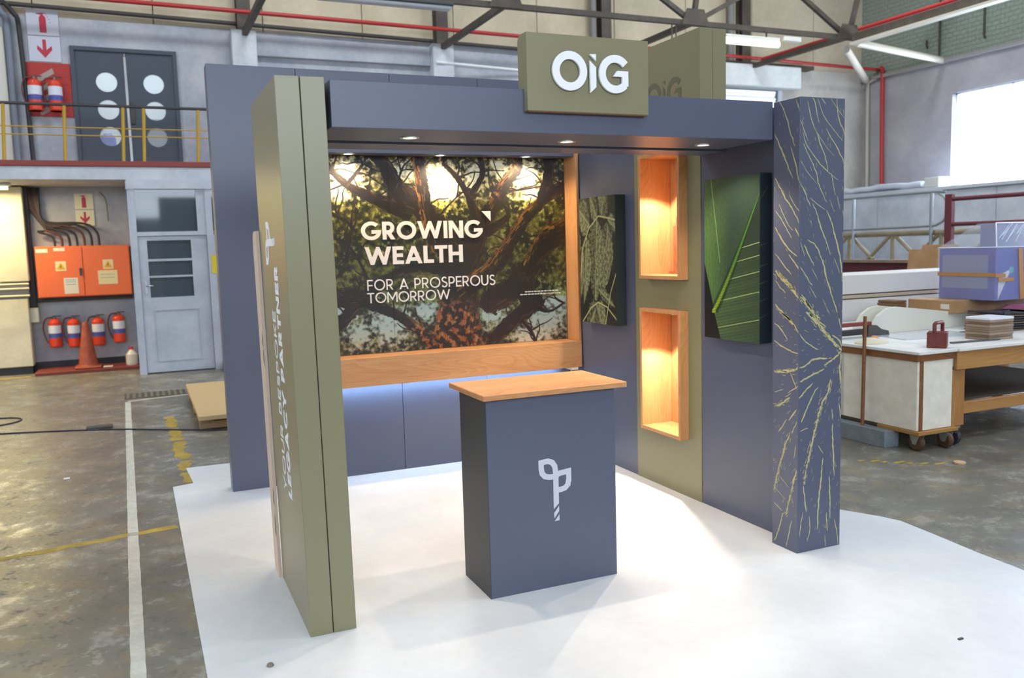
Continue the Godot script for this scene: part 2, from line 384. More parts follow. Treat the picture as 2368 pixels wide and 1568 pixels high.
func floor_material() -> StandardMaterial3D:
	var S := 1024
	var a := field(11, 0.006, S, S, 5, true); var b := field(12, 0.022, S, S, 5, true); var c := field(13, 0.11, S, S, 3, true)
	var e := field(14, 0.011, S, S, 4, true)
	var d := PackedByteArray(); d.resize(S * S * 3)
	var r := PackedByteArray(); r.resize(S * S * 3)
	for i in S * S:
		var t := a[i] / 255.0
		var q := b[i] / 255.0
		var f := c[i] / 255.0
		# worn grey paint over darker concrete, with brown staining
		var col := Color(0.40, 0.385, 0.355).lerp(Color(0.475, 0.46, 0.425), clampf(0.5 + (t - 0.5) * 1.5 + (f - 0.5) * 0.4, 0.0, 1.0))
		col = col.lerp(Color(0.53, 0.47, 0.37), clampf((e[i] / 255.0 - 0.5) * 2.2, 0.0, 0.5))
		var flake := clampf((q + (f - 0.5) * 0.5 + (t - 0.5) * 0.6 - 0.66) * 6.0, 0.0, 1.0)
		col = col.lerp(Color(0.64, 0.625, 0.58), flake * 0.6)
		var dark := clampf((0.32 - q + (f - 0.5) * 0.35) * 4.0, 0.0, 1.0)
		col = col.lerp(Color(0.33, 0.32, 0.305), dark * 0.55)
		d[i * 3] = int(col.r * 255.0); d[i * 3 + 1] = int(col.g * 255.0); d[i * 3 + 2] = int(col.b * 255.0)
		var ro := int(255.0 * clampf(0.40 - flake * 0.14 + dark * 0.2 + (f - 0.5) * 0.25, 0.16, 0.9))
		r[i * 3] = ro; r[i * 3 + 1] = ro; r[i * 3 + 2] = ro
	var m := mat("worn_floor", Color.WHITE, 1.0)
	m.albedo_texture = picture(S, S, d)
	m.roughness_texture = picture(S, S, r)
	m.uv1_triplanar = true; m.uv1_world_triplanar = true
	m.uv1_scale = Vector3.ONE * 0.24
	return m

# the photograph of an old tree printed on the back wall
func tree_print() -> StandardMaterial3D:
	var W := 1000; var H := 710
	var a := field(31, 0.009, W, H, 5); var b := field(32, 0.035, W, H, 4); var c := field(33, 0.12, W, H, 3)
	var R := PackedFloat32Array(); R.resize(W * H * 3)
	var glows := [Vector3(.13, .09, .07), Vector3(.10, .17, .05), Vector3(.497, .15, .085), Vector3(.44, .2, .05), Vector3(.836, .10, .07), Vector3(.86, .2, .05), Vector3(.27, .86, .08), Vector3(.09, .80, .06), Vector3(.15, .9, .05), Vector3(.675, .83, .06), Vector3(.9, .88, .1), Vector3(.83, .97, .07), Vector3(.41, .79, .05), Vector3(.34, .08, .045), Vector3(.62, .1, .05), Vector3(.72, .05, .04), Vector3(.97, .78, .06)]
	var c2 := field(34, 0.07, W, H, 4)
	for y in H:
		var v := float(y) / H
		for x in W:
			var u := float(x) / W
			var i := y * W + x
			var t := a[i] / 255.0; var q := b[i] / 255.0; var f := c[i] / 255.0; var h := c2[i] / 255.0
			var leaf := clampf((t * 0.75 + q * 0.65 + h * 0.25 - 0.66) * 3.0, 0.0, 1.0)
			var col := Color(0.135, 0.145, 0.125).lerp(Color(0.43, 0.41, 0.22), leaf)
			col = col.lerp(Color(0.40, 0.46, 0.46), clampf((q * 0.9 + t * 0.5 - 0.82) * 4.0, 0.0, 0.85) * (0.75 if v < 0.24 or v > 0.75 else 0.35))
			col = col.darkened(clampf((h - 0.52) * 1.6, 0.0, 0.45))
			var g := 0.0
			for k in glows.size():
				var o: Vector3 = glows[k]
				var e := exp(-(((u - o.x) * (u - o.x)) + (v - o.y) * (v - o.y) * 0.55) / (o.z * o.z))
				g = maxf(g, e)
			g = clampf(g * 1.5 - (0.60 - q) * 1.9 - (0.5 - h) * 0.7, 0.0, 1.0)
			var sky := Color(0.93, 0.88, 0.64).lerp(Color(0.86, 0.9, 0.86), clampf(f * 1.4 - 0.2, 0.0, 1.0)) if v < 0.5 else Color(0.60, 0.68, 0.66)
			if v > 0.5: sky = sky.lerp(Color(0.74, 0.68, 0.56), clampf((v - 0.85) * 5.0, 0.0, 1.0))
			if v < 0.3: col = col.lerp(Color(0.62, 0.47, 0.16), clampf(g * 2.0, 0.0, 1.0) * clampf((h - 0.35) * 3.0, 0.0, 1.0) * 0.8)
			col = col.lerp(sky, g)
			R[i * 3] = col.r; R[i * 3 + 1] = col.g; R[i * 3 + 2] = col.b
	var rough := noise(35, 1.0, 3)
	var limbs := []; var twigs := []
	var rng := RandomNumberGenerator.new(); rng.seed = 77
	for row in BRANCHES.split("|"):
		var bits := row.split(" ")
		var pts := []
		for k in range(1, bits.size()):
			var z := bits[k].split_floats(",")
			pts.append(Vector3(z[0] * W, z[1] * H, z[2] * W))
		limbs.append([bits[0] == "W", pts])
		for k in range(1, pts.size()):
			for j in 2:
				var at: Vector3 = pts[k]
				var ang := rng.randf_range(-PI, 0.0) if rng.randf() < 0.75 else rng.randf_range(-PI, PI)
				var tw := [Vector3(at.x, at.y, 3.2)]
				for i in 4:
					ang += rng.randf_range(-0.5, 0.5)
					at += Vector3(cos(ang), sin(ang), 0) * rng.randf_range(16, 34)
					tw.append(Vector3(at.x, at.y, 2.6 - i * 0.5))
				twigs.append([false, tw])
	for limb in twigs + limbs:
		var lit: bool = limb[0]
		var pts: Array = limb[1]
		# round the bends
		var fine := []
		for k in pts.size() - 1:
			var p0: Vector3 = pts[maxi(k - 1, 0)]; var p3: Vector3 = pts[mini(k + 2, pts.size() - 1)]
			for j in 4: fine.append((pts[k] as Vector3).cubic_interpolate(pts[k + 1], p0, p3, j / 4.0))
		fine.append(pts[-1])
		var run := 0.0
		for k in fine.size() - 1:
			var p: Vector3 = fine[k]; var q: Vector3 = fine[k + 1]
			var len := Vector2(p.x, p.y).distance_to(Vector2(q.x, q.y))
			run += len
			var rr := maxf(p.z, q.z) * 1.25 + 2.0
			var A := Vector2(p.x, p.y); var D := Vector2(q.x, q.y) - A
			var dd := maxf(D.length_squared(), 0.01)
			var side := Vector2(-D.y, D.x).normalized()
			if side.x < 0.0: side = -side
			for y in range(maxi(0, int(minf(p.y, q.y) - rr)), mini(H, int(maxf(p.y, q.y) + rr) + 1)):
				for x in range(maxi(0, int(minf(p.x, q.x) - rr)), mini(W, int(maxf(p.x, q.x) + rr) + 1)):
					var P := Vector2(x, y)
					var s := clampf((P - A).dot(D) / dd, 0.0, 1.0)
					var off := P - A - D * s
					var i := y * W + x
					var r := lerpf(p.z, q.z, s) * (1.0 + (b[i] - 128) / 128.0 * 0.3)
					var l := off.length()
					if l > r + 1.0: continue
					var across := off.dot(side) / maxf(r, 1.0)
					var grain := rough.get_noise_2d(across * r * 0.13 + pts[0].x * 0.3, (run + s * len) * 0.02)
					var bark := 0.58 + grain * 0.75 + (b[i] - 128) / 128.0 * 0.12
					var col := Color(0.115, 0.095, 0.105)
					var warm := clampf((-across if lit else across * 0.8 - 0.35) + (bark - 0.62) * 2.2, 0.0, 1.0) * (0.85 if lit else 0.4)
					var root := clampf(1.3 - Vector2((float(x) / W - 0.49) / 0.15, (v_of(y, H) - 0.96) / 0.2).length(), 0.0, 1.0)
					warm = maxf(warm, clampf((b[i] / 255.0 * 1.25 + c[i] / 255.0 * 0.2 - 0.66) * 4.0, 0.0, 1.0) * clampf(root * 2.0, 0.0, 0.9))
					col = col.lerp(Color(0.56, 0.30, 0.13).lerp(Color(0.66, 0.5, 0.3), clampf(bark * 3.0 - 1.8, 0.0, 1.0)), warm)
					var cov := clampf(r + 1.0 - l, 0.0, 1.0)
					R[i * 3] = lerpf(R[i * 3], col.r, cov); R[i * 3 + 1] = lerpf(R[i * 3 + 1], col.g, cov); R[i * 3 + 2] = lerpf(R[i * 3 + 2], col.b, cov)
	# a darker green band is printed behind the words
	var d := PackedByteArray(); d.resize(W * H * 3)
	for y in H:
		var v := float(y) / H
		var band := v > 0.226 and v < 0.755
		for x in W:
			var i := (y * W + x) * 3
			for k in 3:
				var z := R[i + k]
				if band: z *= [0.82, 0.84, 0.58][k]
				d[i + k] = int(clampf(z, 0.0, 1.0) * 255.0)
	var m := mat("tree_print", Color.WHITE, 0.5)
	m.albedo_texture = picture(W, H, d)
	return m

func v_of(y: int, h: int) -> float:
	return float(y) / h

# dried leaves, grey green on black
func dry_leaf_print() -> StandardMaterial3D:
	var W := 300; var H := 530
	var b := field(41, 0.05, W, H, 3); var c := field(42, 0.13, W, H, 3)
	var d := PackedByteArray(); d.resize(W * H * 3)
	var stems := [L2([.02, .62, .08, .4, .28, .24, .55, .15, .8, .17, 1.0, .19]), L2([.05, 1.0, .3, .88, .5, .83, .75, .86, 1.0, .95]), L2([.7, 1.0, .85, .75, 1.0, .6])]
	# leaves: stalk end, tip, half width
	var leaves := [[.82, .19, .60, .80, .2], [.5, .17, .42, .86, .27], [.2, .3, .10, .86, .17], [.3, .22, -.08, .06, .15], [.52, .17, .28, -.06, .1], [.8, .18, 1.05, .27, .08], [.08, .42, -.1, .9, .13], [.62, .16, .78, -.08, .15], [.5, .72, .98, .86, .06], [.5, .84, .1, 1.12, .13], [.45, .85, .72, 1.12, .17], [.02, .3, -.2, .42, .12]]
	for y in H:
		for x in W:
			var i := y * W + x
			var P := Vector2(float(x) / W, float(y) / H)
			var f := c[i] / 255.0; var q := b[i] / 255.0
			var col := Color(0.06, 0.068, 0.06).lerp(Color(0.16, 0.18, 0.15), clampf((q + f * 0.5 - 0.78) * 3.0, 0.0, 1.0))
			for l in leaves:
				var A := Vector2(l[0], l[1]); var D := Vector2(l[2], l[3]) - A
				var s := (P - A).dot(D) / D.length_squared()
				if s < 0.0 or s > 1.0: continue
				var e := absf((P - A - D * s).dot(Vector2(-D.y, D.x).normalized()))
				var wd: float = l[4] * sin(PI * pow(s, 0.75)) * (0.9 + q * 0.2)
				if e > wd: continue
				var sd := 1.0 if (P - A).cross(D) > 0.0 else -1.0
				var t := 0.46 + (f - 0.5) * 0.35 + (q - 0.5) * 0.9 + sd * 0.13
				var lat := absf(sin((s * 8.0 - e / maxf(l[4], 0.01) * 0.9) * PI))
				if lat < 0.13: t += 0.2
				elif lat < 0.3: t -= 0.14
				if e < 0.010: t = 0.8
				if wd - e < 0.014: t -= 0.3
				col = Color(0.13, 0.145, 0.10).lerp(Color(0.56, 0.57, 0.43), clampf(t, 0.0, 1.0))
			for st in stems:
				for k in st.size() - 1:
					var A: Vector2 = st[k]; var D: Vector2 = st[k + 1] - A
					var s := clampf((P - A).dot(D) / D.length_squared(), 0.0, 1.0)
					var o := P - A - D * s
					o.y *= 1.7
					if o.length() < 0.011: col = Color(0.6, 0.6, 0.42)
			d[i * 3] = int(col.r * 255.0); d[i * 3 + 1] = int(col.g * 255.0); d[i * 3 + 2] = int(col.b * 255.0)
	var m := mat("dry_leaf_print", Color.WHITE, 0.55)
	m.albedo_texture = picture(W, H, d)
	return m

# a green leaf close up: bright midrib from the lower left to the upper right
func green_leaf_print() -> StandardMaterial3D:
	var W := 320; var H := 600
	var b := field(51, 0.012, W, H, 3); var c := field(52, 0.2, W, H, 2); var e := field(53, 0.05, W, H, 3)
	var d := PackedByteArray(); d.resize(W * H * 3)
	for y in H:
		for x in W:
			var i := y * W + x
			var u := float(x) / W; var v := float(y) / H
			var f := c[i] / 255.0; var q := b[i] / 255.0; var g := e[i] / 255.0
			var run := clampf((0.82 - v) / 0.7, 0.0, 1.3)
			var mx := lerpf(0.18, 0.99, pow(run, 0.88))
			var o := u - mx
			var w := lerpf(0.036, 0.006, clampf(run, 0.0, 1.0))
			var col: Color
			if o < 0.0 and v < 0.83:
				# upper blade: fibres fanning steeply from the rib
				var ang := u * 70.0 + v * 16.0 + q * 5.0
				var fibre := 0.5 + 0.5 * sin(ang * 1.7)
				var lit := clampf(1.05 - u * 2.1 + v * 0.25, 0.0, 1.0) * clampf(1.25 - absf(v - 0.5) * 1.5, 0.25, 1.0)
				lit = maxf(lit, clampf(0.42 - absf(o) * 1.2, 0.0, 1.0) * clampf(v * 1.6 - 0.2, 0.0, 1.0))
				col = Color(0.13, 0.20, 0.17).lerp(Color(0.36, 0.49, 0.24), clampf(lit * (0.72 + fibre * 0.22) + (f - 0.5) * 0.18 + (g - 0.5) * 0.22, 0.0, 1.0))
				if absf(u - 0.13 - v * 0.32) < 0.006 and v < 0.52: col = col.lerp(Color(0.55, 0.68, 0.38), 0.7)
				if u < (v - 0.52) * 0.62: col = Color(0.07, 0.08, 0.095)
			else:
				# lower blade: fine parallel veins, nearly level
				var s := v + u * 0.10
				var fibre := 0.5 + 0.5 * sin(s * 330.0)
				var coarse := 0.5 + 0.5 * sin(s * 96.0 + 1.0)
				var near := clampf(1.05 - o * 0.55, 0.0, 1.0) * clampf((v - 0.24) * 1.9, 0.0, 1.0)
				col = Color(0.09, 0.14, 0.13).lerp(Color(0.37, 0.48, 0.27), clampf(near * (0.42 + fibre * 0.2 + coarse * 0.1) + (f - 0.5) * 0.35, 0.0, 1.0))
				for k in [0.50, 0.575, 0.67, 0.79, 0.955]:
					if absf(s - k) < 0.0026: col = col.lerp(Color(0.66, 0.74, 0.45), 0.75)
				if v > 0.80 and u < 0.16 + (v - 0.80) * 0.75: col = Color(0.07, 0.075, 0.085)
			var edge := absf(o)
			if edge < w * 2.6 and v < 0.84: col = col.lerp(Color(0.06, 0.14, 0.07), 0.6 * clampf(1.0 + (f - 0.5) * 2.0, 0.0, 1.0))
			if edge < w and v < 0.84:
				var beads := 0.5 + 0.5 * sin(v * 420.0 + u * 60.0)
				col = Color(0.20, 0.38, 0.12).lerp(Color(0.66, 0.66, 0.16), clampf((v - 0.38) * 1.7 + (f - 0.5) * 0.9 + (beads - 0.5) * 0.35 - edge / w * 0.25, 0.0, 1.0))
			d[i * 3] = int(col.r * 255.0); d[i * 3 + 1] = int(col.g * 255.0); d[i * 3 + 2] = int(col.b * 255.0)
	var m := mat("green_leaf_print", Color.WHITE, 0.3)
	m.albedo_texture = picture(W, H, d)
	return m

# painted brick courses as fine relief
func brick_paint() -> StandardMaterial3D:
	var S := 256
	var a := field(61, 0.03, S, S, 4, true)
	var d := PackedByteArray(); d.resize(S * S * 3)
	var hm := PackedByteArray(); hm.resize(S * S * 3)
	for y in S:
		for x in S:
			var i := y * S + x
			var rowi := y / 32
			var jx := (x + (32 if rowi % 2 else 0)) % 64
			var joint := y % 32 < 4 or jx < 3
			var t := a[i] / 255.0
			var col := Color(0.52, 0.565, 0.52).lerp(Color(0.61, 0.645, 0.60), t)
			if joint: col = col.darkened(0.12)
			d[i * 3] = int(col.r * 255.0); d[i * 3 + 1] = int(col.g * 255.0); d[i * 3 + 2] = int(col.b * 255.0)
			var z := 40 if joint else int(150 + t * 90)
			hm[i * 3] = z; hm[i * 3 + 1] = z; hm[i * 3 + 2] = z
	var m := mat("green_brick", Color.WHITE, 0.7)
	m.albedo_texture = picture(S, S, d)
	m.heightmap_enabled = true; m.heightmap_texture = picture(S, S, hm); m.heightmap_scale = 1.0
	m.uv1_triplanar = true; m.uv1_world_triplanar = true; m.uv1_scale = Vector3.ONE * 1.4
	return m

# ---------------------------------------------------------------- lamps
func area(parent: Node3D, at: Vector3, turn: Vector3, size: Vector2, c: Color, e: float) -> void:
	var l := AreaLight3D.new()
	l.name = "area_light"
	l.area_size = size; l.light_color = c; l.light_energy = e
	l.area_range = 40.0
	l.shadow_enabled = true
	parent.add_child(l, true)
	l.global_position = at
	l.rotation_degrees = turn

func spot(parent: Node3D, at: Vector3, c: Color, e: float, angle: float, soft: float, size: float) -> void:
	var l := SpotLight3D.new()
	l.name = "spot_light"
	l.light_color = c; l.light_energy = e
	l.spot_angle = angle; l.spot_angle_attenuation = soft; l.spot_range = 12.0; l.spot_attenuation = 2.0
	l.light_size = size
	l.shadow_enabled = true
	parent.add_child(l, true)
	l.global_position = at
	l.rotation_degrees = Vector3(-90, 0, 0)

# a round recessed fitting: ring and glowing lens as parts of what holds it
func downlight(parent: Node3D, at: Vector3, r: float, c: Color, e: float, angle: float, soft: float) -> void:
	var x := Transform3D(Basis.IDENTITY, at)
	var ring := part(parent, "downlight", Mb.new().lathe([Vector2(r * .68, -.0005), Vector2(r * .7, -.006), Vector2(r * .95, -.006), Vector2(r, -.001), Vector2(r, .0)], 28, x), mat("brushed_ring", rgb(200, 200, 198), .3, .8))
	part(ring, "lens", Mb.new().lathe([Vector2(0, -.004), Vector2(r * .68, -.003)], 24, x), glow("lamp_lens", Color(1.0, .93, .8), 6.0))
	spot(ring, at + Vector3(0, -.012, 0), c, e, angle, soft, r * .4)

func _ready() -> void:
	for m in [["lever_dark", rgb(60, 56, 54), .5, 0.0], ["white_frame", rgb(225, 228, 230), .5, 0.0], ["grey_pipe", rgb(128, 126, 122), .5, 0.0], ["shelf_grey", rgb(128, 124, 120), .7, 0.0], ["black_skirting", rgb(40, 41, 44), .6, 0.0], ["lamp_housing", rgb(215, 214, 205), .5, 0.0], ["chrome", rgb(190, 194, 200), .25, .9], ["cable_black", rgb(40, 38, 40), .5, 0.0], ["castor_dark", rgb(52, 50, 58), .6, 0.0], ["pad_black", rgb(34, 34, 38), .6, 0.0], ["zinc", rgb(160, 160, 156), .4, .6], ["drain_dark", rgb(66, 62, 56), .7, 0.0], ["trunking_dark", rgb(48, 46, 48), .6, 0.0], ["plinth_red", rgb(120, 48, 40), .6, 0.0], ["shelf_dark", rgb(74, 60, 46), .8, 0.0]]:
		mat(m[0], m[1], m[2], m[3])
	setup()
	hall()
	stand()
	left_side()
	right_side()

func setup() -> void:
	var cam := Camera3D.new()
	cam.name = "camera"
	add_child(cam)
	var at := CameraAttributesPhysical.new()
	at.frustum_focal_length = 30.245
	at.frustum_focus_distance = 4.7
	at.exposure_aperture = 2.6
	cam.attributes = at
	cam.keep_aspect = Camera3D.KEEP_HEIGHT
	cam.fov = 43.285
	cam.transform = Transform3D(Basis(Vector3(.91574378, -.02872948, .40073425), Vector3(.06915958, .99382299, -.08679178), Vector3(-.39576543, .10719365, .91207414)).orthonormalized(), Vector3(-.1205, 1.7537, 6.1762))
	cam.current = true
	var sky := Sky.new()
	var ps := ProceduralSkyMaterial.new()
	ps.sky_top_color = Color(.72, .82, .98); ps.sky_horizon_color = Color(.95, .97, 1.0)
	ps.ground_bottom_color = Color(.45, .45, .44); ps.ground_horizon_color = Color(.7, .72, .74)
	ps.sky_energy_multiplier = 4.5; ps.ground_energy_multiplier = 1.6
	sky.sky_material = ps
	var env := Environment.new()
	env.background_mode = Environment.BG_SKY
	env.sky = sky
	env.tonemap_mode = Environment.TONE_MAPPER_LINEAR
	env.tonemap_exposure = EXPOSURE
	env.sdfgi_enabled = true; env.ssao_enabled = true; env.ssil_enabled = true
	var we := WorldEnvironment.new()
	we.name = "world_environment"
	we.environment = env
	add_child(we)
	# translucent roof lights: glowing sheets, each with a light of its size just below
	var day := Color(.93, .97, 1.0)
	for p in [[-4.5, 8.5, .6], [1.5, 9.5, .5], [7.5, 8.5, .8], [-4.5, 2.5, .4], [2.5, 4.6, .2], [8.0, 5.0, 2.6], [-4.0, -4.5, 2.4], [3.0, -4.6, 2.6], [10.0, -4.2, 3.0]]:
		var s := struct("window_%d" % (10 + taken.get("roof", 0)), B(p[0] - 1.4, 9.24, p[1] - .6, p[0] + 1.4, 9.28, p[1] + .6), glow("roof_light_sheet", day, 1.5))
		taken["roof"] = taken.get("roof", 0) + 1
		area(s, Vector3(p[0], 9.2, p[1]), Vector3(-90, 0, 0), Vector2(2.8, 1.2), day, ROOF * p[2])
	# daylight through the high window band in the wall behind the camera
	var hb := struct("window_40", B(-6.0, 3.2, 12.9, 5.0, 5.6, 12.94), glow("high_window_sheet", Color(.84, .91, 1.0), 1.5))
	var lb := struct("window_41", B(-9.19, 3.0, -2.0, -9.15, 5.6, 10.0), glow("high_window_sheet", Color.WHITE, 1.5))
	area(lb, Vector3(-9.1, 4.3, 4.0), Vector3(0, -90, 0), Vector2(12.0, 2.6), Color(.86, .93, 1.0), WEST)
	area(hb, Vector3(-.5, 4.4, 12.86), Vector3.ZERO, Vector2(11.0, 2.4), Color(.86, .93, 1.0), DOOR)

const EXPOSURE := 1.0
const ROOF := 11.0
const DOOR := 78.0
const WEST := 30.0
const DOWN := 1.05

# ---------------------------------------------------------------- the hall
func hall() -> void:
	var paint := mottled("grey_wall_paint", rgb(150, 153, 164), rgb(176, 177, 182), .7, .35, 21)
	var tan_wall := mottled("bare_concrete", rgb(184, 170, 144), rgb(206, 192, 166), .85, .3, 22, .8)
	var dull := mottled("dull_wall_paint", rgb(158, 154, 158), rgb(176, 172, 172), .75, .3, 23, .8)
	struct("floor", B(-9.2, -.3, -9.45, 15.85, 0, 13.2), floor_material())
	struct("ceiling", B(-9.45, 9.3, -9.45, 15.85, 9.5, 13.2), mat("roof_sheet", rgb(150, 146, 138), .8))
	# back wall: painted up to 5.5, bare concrete panels above; opening for the upper double door
	var wb := Mb.new()
	wb.box(Vector3(-9.2, 0, -9.45), Vector3(15.85, 3.16, -9.2)); wb.box(Vector3(-9.2, 3.16, -9.45), Vector3(-.86, 5.5, -9.2))
	wb.box(Vector3(-.86, 5.08, -9.45), Vector3(.7, 5.5, -9.2)); wb.box(Vector3(.7, 3.16, -9.45), Vector3(15.85, 5.5, -9.2))
	wb.box(Vector3(-9.2, 5.5, -9.45), Vector3(15.85, 9.29, -9.36))
	var wback := struct("wall_back", wb, paint)
	for i in 14:
		var x0 := -8.2 + i * 1.72
		part(wback, "concrete_panel", B(x0, 5.505, -9.355, minf(x0 + 1.706, 15.6), 9.29, -9.21, .006), tan_wall)
	part(wback, "concrete_panel", B(-9.2, 5.505, -9.355, -8.214, 9.29, -9.21, .006), tan_wall)
	part(wback, "concrete_band", B(9.6, 2.0, -9.2, 15.6, 5.5, -9.17), mottled("pale_concrete", rgb(172, 165, 155), rgb(192, 186, 176), .8, .3, 24))
	# right wall with a bright window
	var wr := Mb.new()
	wr.box(Vector3(15.6, 0, -9.2), Vector3(15.85, 2.66, 13.2)); wr.box(Vector3(15.6, 4.66, -9.2), Vector3(15.85, 5.36, 13.2))
	for z in [[-9.2, -6.76], [-3.0, .5], [4.2, 13.2]]: wr.box(Vector3(15.6, 2.66, z[0]), Vector3(15.85, 4.66, z[1]))
	var wright := struct("wall_right", wr, dull)
	part(wright, "brickwork", B(15.6, 5.36, -9.45, 15.85, 9.29, 13.2), brick_paint(), "green painted brickwork above the ledge line")
	struct("wall_left", B(-9.45, 0, -9.45, -9.2, 9.29, 13.2), dull)
	var wf := Mb.new()
	wf.box(Vector3(-9.2, 0, 12.95), Vector3(15.85, 9.29, 13.2))
	struct("wall_front", wf, dull)
	var wn := 1
	for z in [[-6.76, -3.0], [.5, 4.2]]:
		var fr := Mb.new()
		for y in [2.66, 4.63]: fr.box(Vector3(15.72, y, z[0]), Vector3(15.75, y + .03, z[1]))
		for k in 4: fr.box(Vector3(15.72, 2.66, lerpf(z[0], z[1] - .03, k / 3.0)), Vector3(15.75, 4.66, lerpf(z[0], z[1] - .03, k / 3.0) + .03))
		var w := struct("window_%d" % wn, fr, mat("white_frame", rgb(225, 228, 230), .5))
		wn += 1
		var gm := mat("window_pane", Color(.9, .95, 1.0, .12), .05)
		gm.transparency = BaseMaterial3D.TRANSPARENCY_ALPHA
		for k in 3:
			part(w, "pane", B(15.69, 2.72, lerpf(z[0] + .03, z[1] - .03, k / 3.0) + .03, 15.7, 4.6, lerpf(z[0] + .03, z[1] - .03, (k + 1) / 3.0) - .03), gm)
		area(w, Vector3(15.55, 3.66, (z[0] + z[1]) / 2.0), Vector3(0, 90, 0), Vector2(z[1] - z[0] - .1, 1.9), Color(.9, .95, 1.0), 26.0)
	# pilasters, lintel and baseboard
	var white_paint := mottled("white_paint", rgb(182, 186, 194), rgb(204, 206, 210), .65, .5, 25)
	for x in [1.76, 5.25]:
		struct("trim_%d" % (1 if x < 3.0 else 2), B(x - .2, 0, -9.2, x + .2, 5.46, -8.95, .01), white_paint)
	struct("trim_3", B(1.96, 5.08, -9.2, 5.05, 5.42, -9.1, .01), paint)
	struct("trim_4", B(15.5, 5.3, -9.2, 15.6, 5.38, 13.0, .01), mat("ledge_grey", rgb(150, 146, 142), .6))
	struct("baseboard_back", B(-1.75, 0, -9.2, -.2, .15, -9.185), mat("black_skirting", rgb(40, 41, 44), .6))
	steelwork()

func steelwork() -> void:
	var st := mottled("brown_steel", rgb(66, 58, 50), rgb(86, 76, 66), .6, .8, 26)
	var pale := mat("pale_steel", rgb(196, 188, 172), .55)
	var red := mat("red_pipe", rgb(176, 48, 46), .45)
	var xs := [1.78, 5.25, 8.68, 12.1]
	var place := ["at the left above the first white pilaster", "above the second white pilaster", "behind the green-grey tower of the stand", "above the roller shutter"]
	for i in 4:
		var x: float = xs[i]
		var m := Mb.new()
		m.box(Vector3(x - .11, 5.46, -9.19), Vector3(x + .11, 9.2, -9.16)); m.box(Vector3(x - .11, 5.46, -9.0), Vector3(x + .11, 9.2, -8.97)); m.box(Vector3(x - .015, 5.46, -9.16), Vector3(x + .015, 9.2, -9.0))
		solo("steel_column", m, st, "brown steel wall column " + place[i], "steel column", "wall columns")
		var t := Mb.new().box(Vector3(x - .045, 5.36, -8.96), Vector3(x + .045, 5.45, -6.16))
		solo("tie_beam", t, st, "brown steel beam running from the roof truss to the column " + place[i], "steel beam", "tie beams")
	# the truss along the hall
	var tr := thing("roof_truss", "brown steel roof truss crossing above the stand, with sloping struts", "truss", Vector3(9.4, 5.32, -6.1))
	part(tr, "bottom_chord", Mb.new().box(Vector3(-2.0, 5.34, -6.14), Vector3(12.2, 5.42, -6.06)), st)
	part(tr, "top_chord", Mb.new().box(Vector3(-2.0, 7.1, -6.15), Vector3(15.55, 7.2, -6.05)), st)
	for d in [[8.62, 5.42, 5.6, 7.12], [8.68, 5.42, 8.95, 7.12], [8.74, 5.42, 12.0, 7.12], [12.0, 5.42, 9.1, 7.12], [12.1, 5.42, 12.6, 7.12], [5.3, 5.42, 5.55, 7.12], [5.2, 5.42, 2.2, 7.12], [1.9, 5.42, 2.1, 7.12]]:
		var a := Vector2(d[0], d[1]); var b := Vector2(d[2], d[3])
		var ang := (b - a).angle()
		part(tr, "strut", Mb.new().box(Vector3(0, -.038, -.035), Vector3((b - a).length(), .038, .035), 0.0, Transform3D(Basis(Vector3.BACK, ang), Vector3(a.x, a.y, -6.1))), st)
	for x in [5.25, 8.68, 12.05]:
		part(tr, "gusset_plate", Mb.new().prism(PackedVector2Array(L2([x - .28, 5.34, x + .28, 5.34, x + .17, 5.6, x - .17, 5.6])), -6.043, -6.03), st)
	# beam from the truss over the camera, its lower flange pale
	var zb := thing("roof_beam", "long steel beam with a bright pale lower flange running from the truss towards the camera at the right", "steel beam", Vector3(12.1, 5.24, -1.0))
	part(zb, "web", B(12.07, 5.27, -6.0, 12.13, 5.42, 5.0), st)
	part(zb, "lower_flange", B(12.02, 5.23, -6.0, 12.18, 5.27, 5.0), pale)
	solo("wind_brace", Mb.new().tube([Vector3(12.2, 5.28, -6.02), Vector3(15.58, 5.36, -6.98)], .07, 8), pale, "pale brace from the truss corner out to the right-hand wall above the window", "brace")
	solo("knee_brace", Mb.new().tube([Vector3(12.13, 5.2, -6.2), Vector3(15.42, 5.3, -8.9)], .075, 8), pale, "pale brace sloping from the truss corner down to the hall corner", "brace")
	# sprinkler pipes
	solo("sprinkler_pipe", Mb.new().tube(smooth([Vector3(-3, 5.72, -8.7), Vector3(6.7, 5.63, -8.7), Vector3(15.0, 5.51, -8.7), Vector3(15.4, 5.5, -8.65)], 4), .035), red, "red pipe running along the whole back wall under the concrete panels", "pipe")
	solo("sprinkler_pipe", Mb.new().tube([Vector3(12.2, 5.52, -8.6), Vector3(12.4, 5.55, -3.65), Vector3(12.7, 5.6, 4.0)], .035), red, "red pipe running towards the camera over the pale beam", "pipe")
	solo("sprinkler_pipe", Mb.new().tube(smooth([Vector3(15.4, 5.5, -8.45), Vector3(15.52, 5.42, -8.5), Vector3(15.53, 5.2, -8.53), Vector3(15.53, 2.72, -8.5)], 4), .045), red, "red pipe dropping down the right-hand wall beside the corner", "pipe")
	solo("conduit", Mb.new().tube(smooth([Vector3(15.55, 5.32, -8.7), Vector3(15.55, 5.27, -8.9), Vector3(15.55, 5.1, -8.97), Vector3(15.55, 2.72, -8.95)], 4), .04), pale, "cream conduit with a bent top in the right-hand corner of the hall", "conduit")
	solo("conduit", Mb.new().tube([Vector3(-1.9, 5.64, -9.12), Vector3(6.94, 5.5, -9.12)], .035), mat("black_pipe", rgb(66, 62, 62), .6), "dark pipe along the back wall below the red pipe", "pipe")
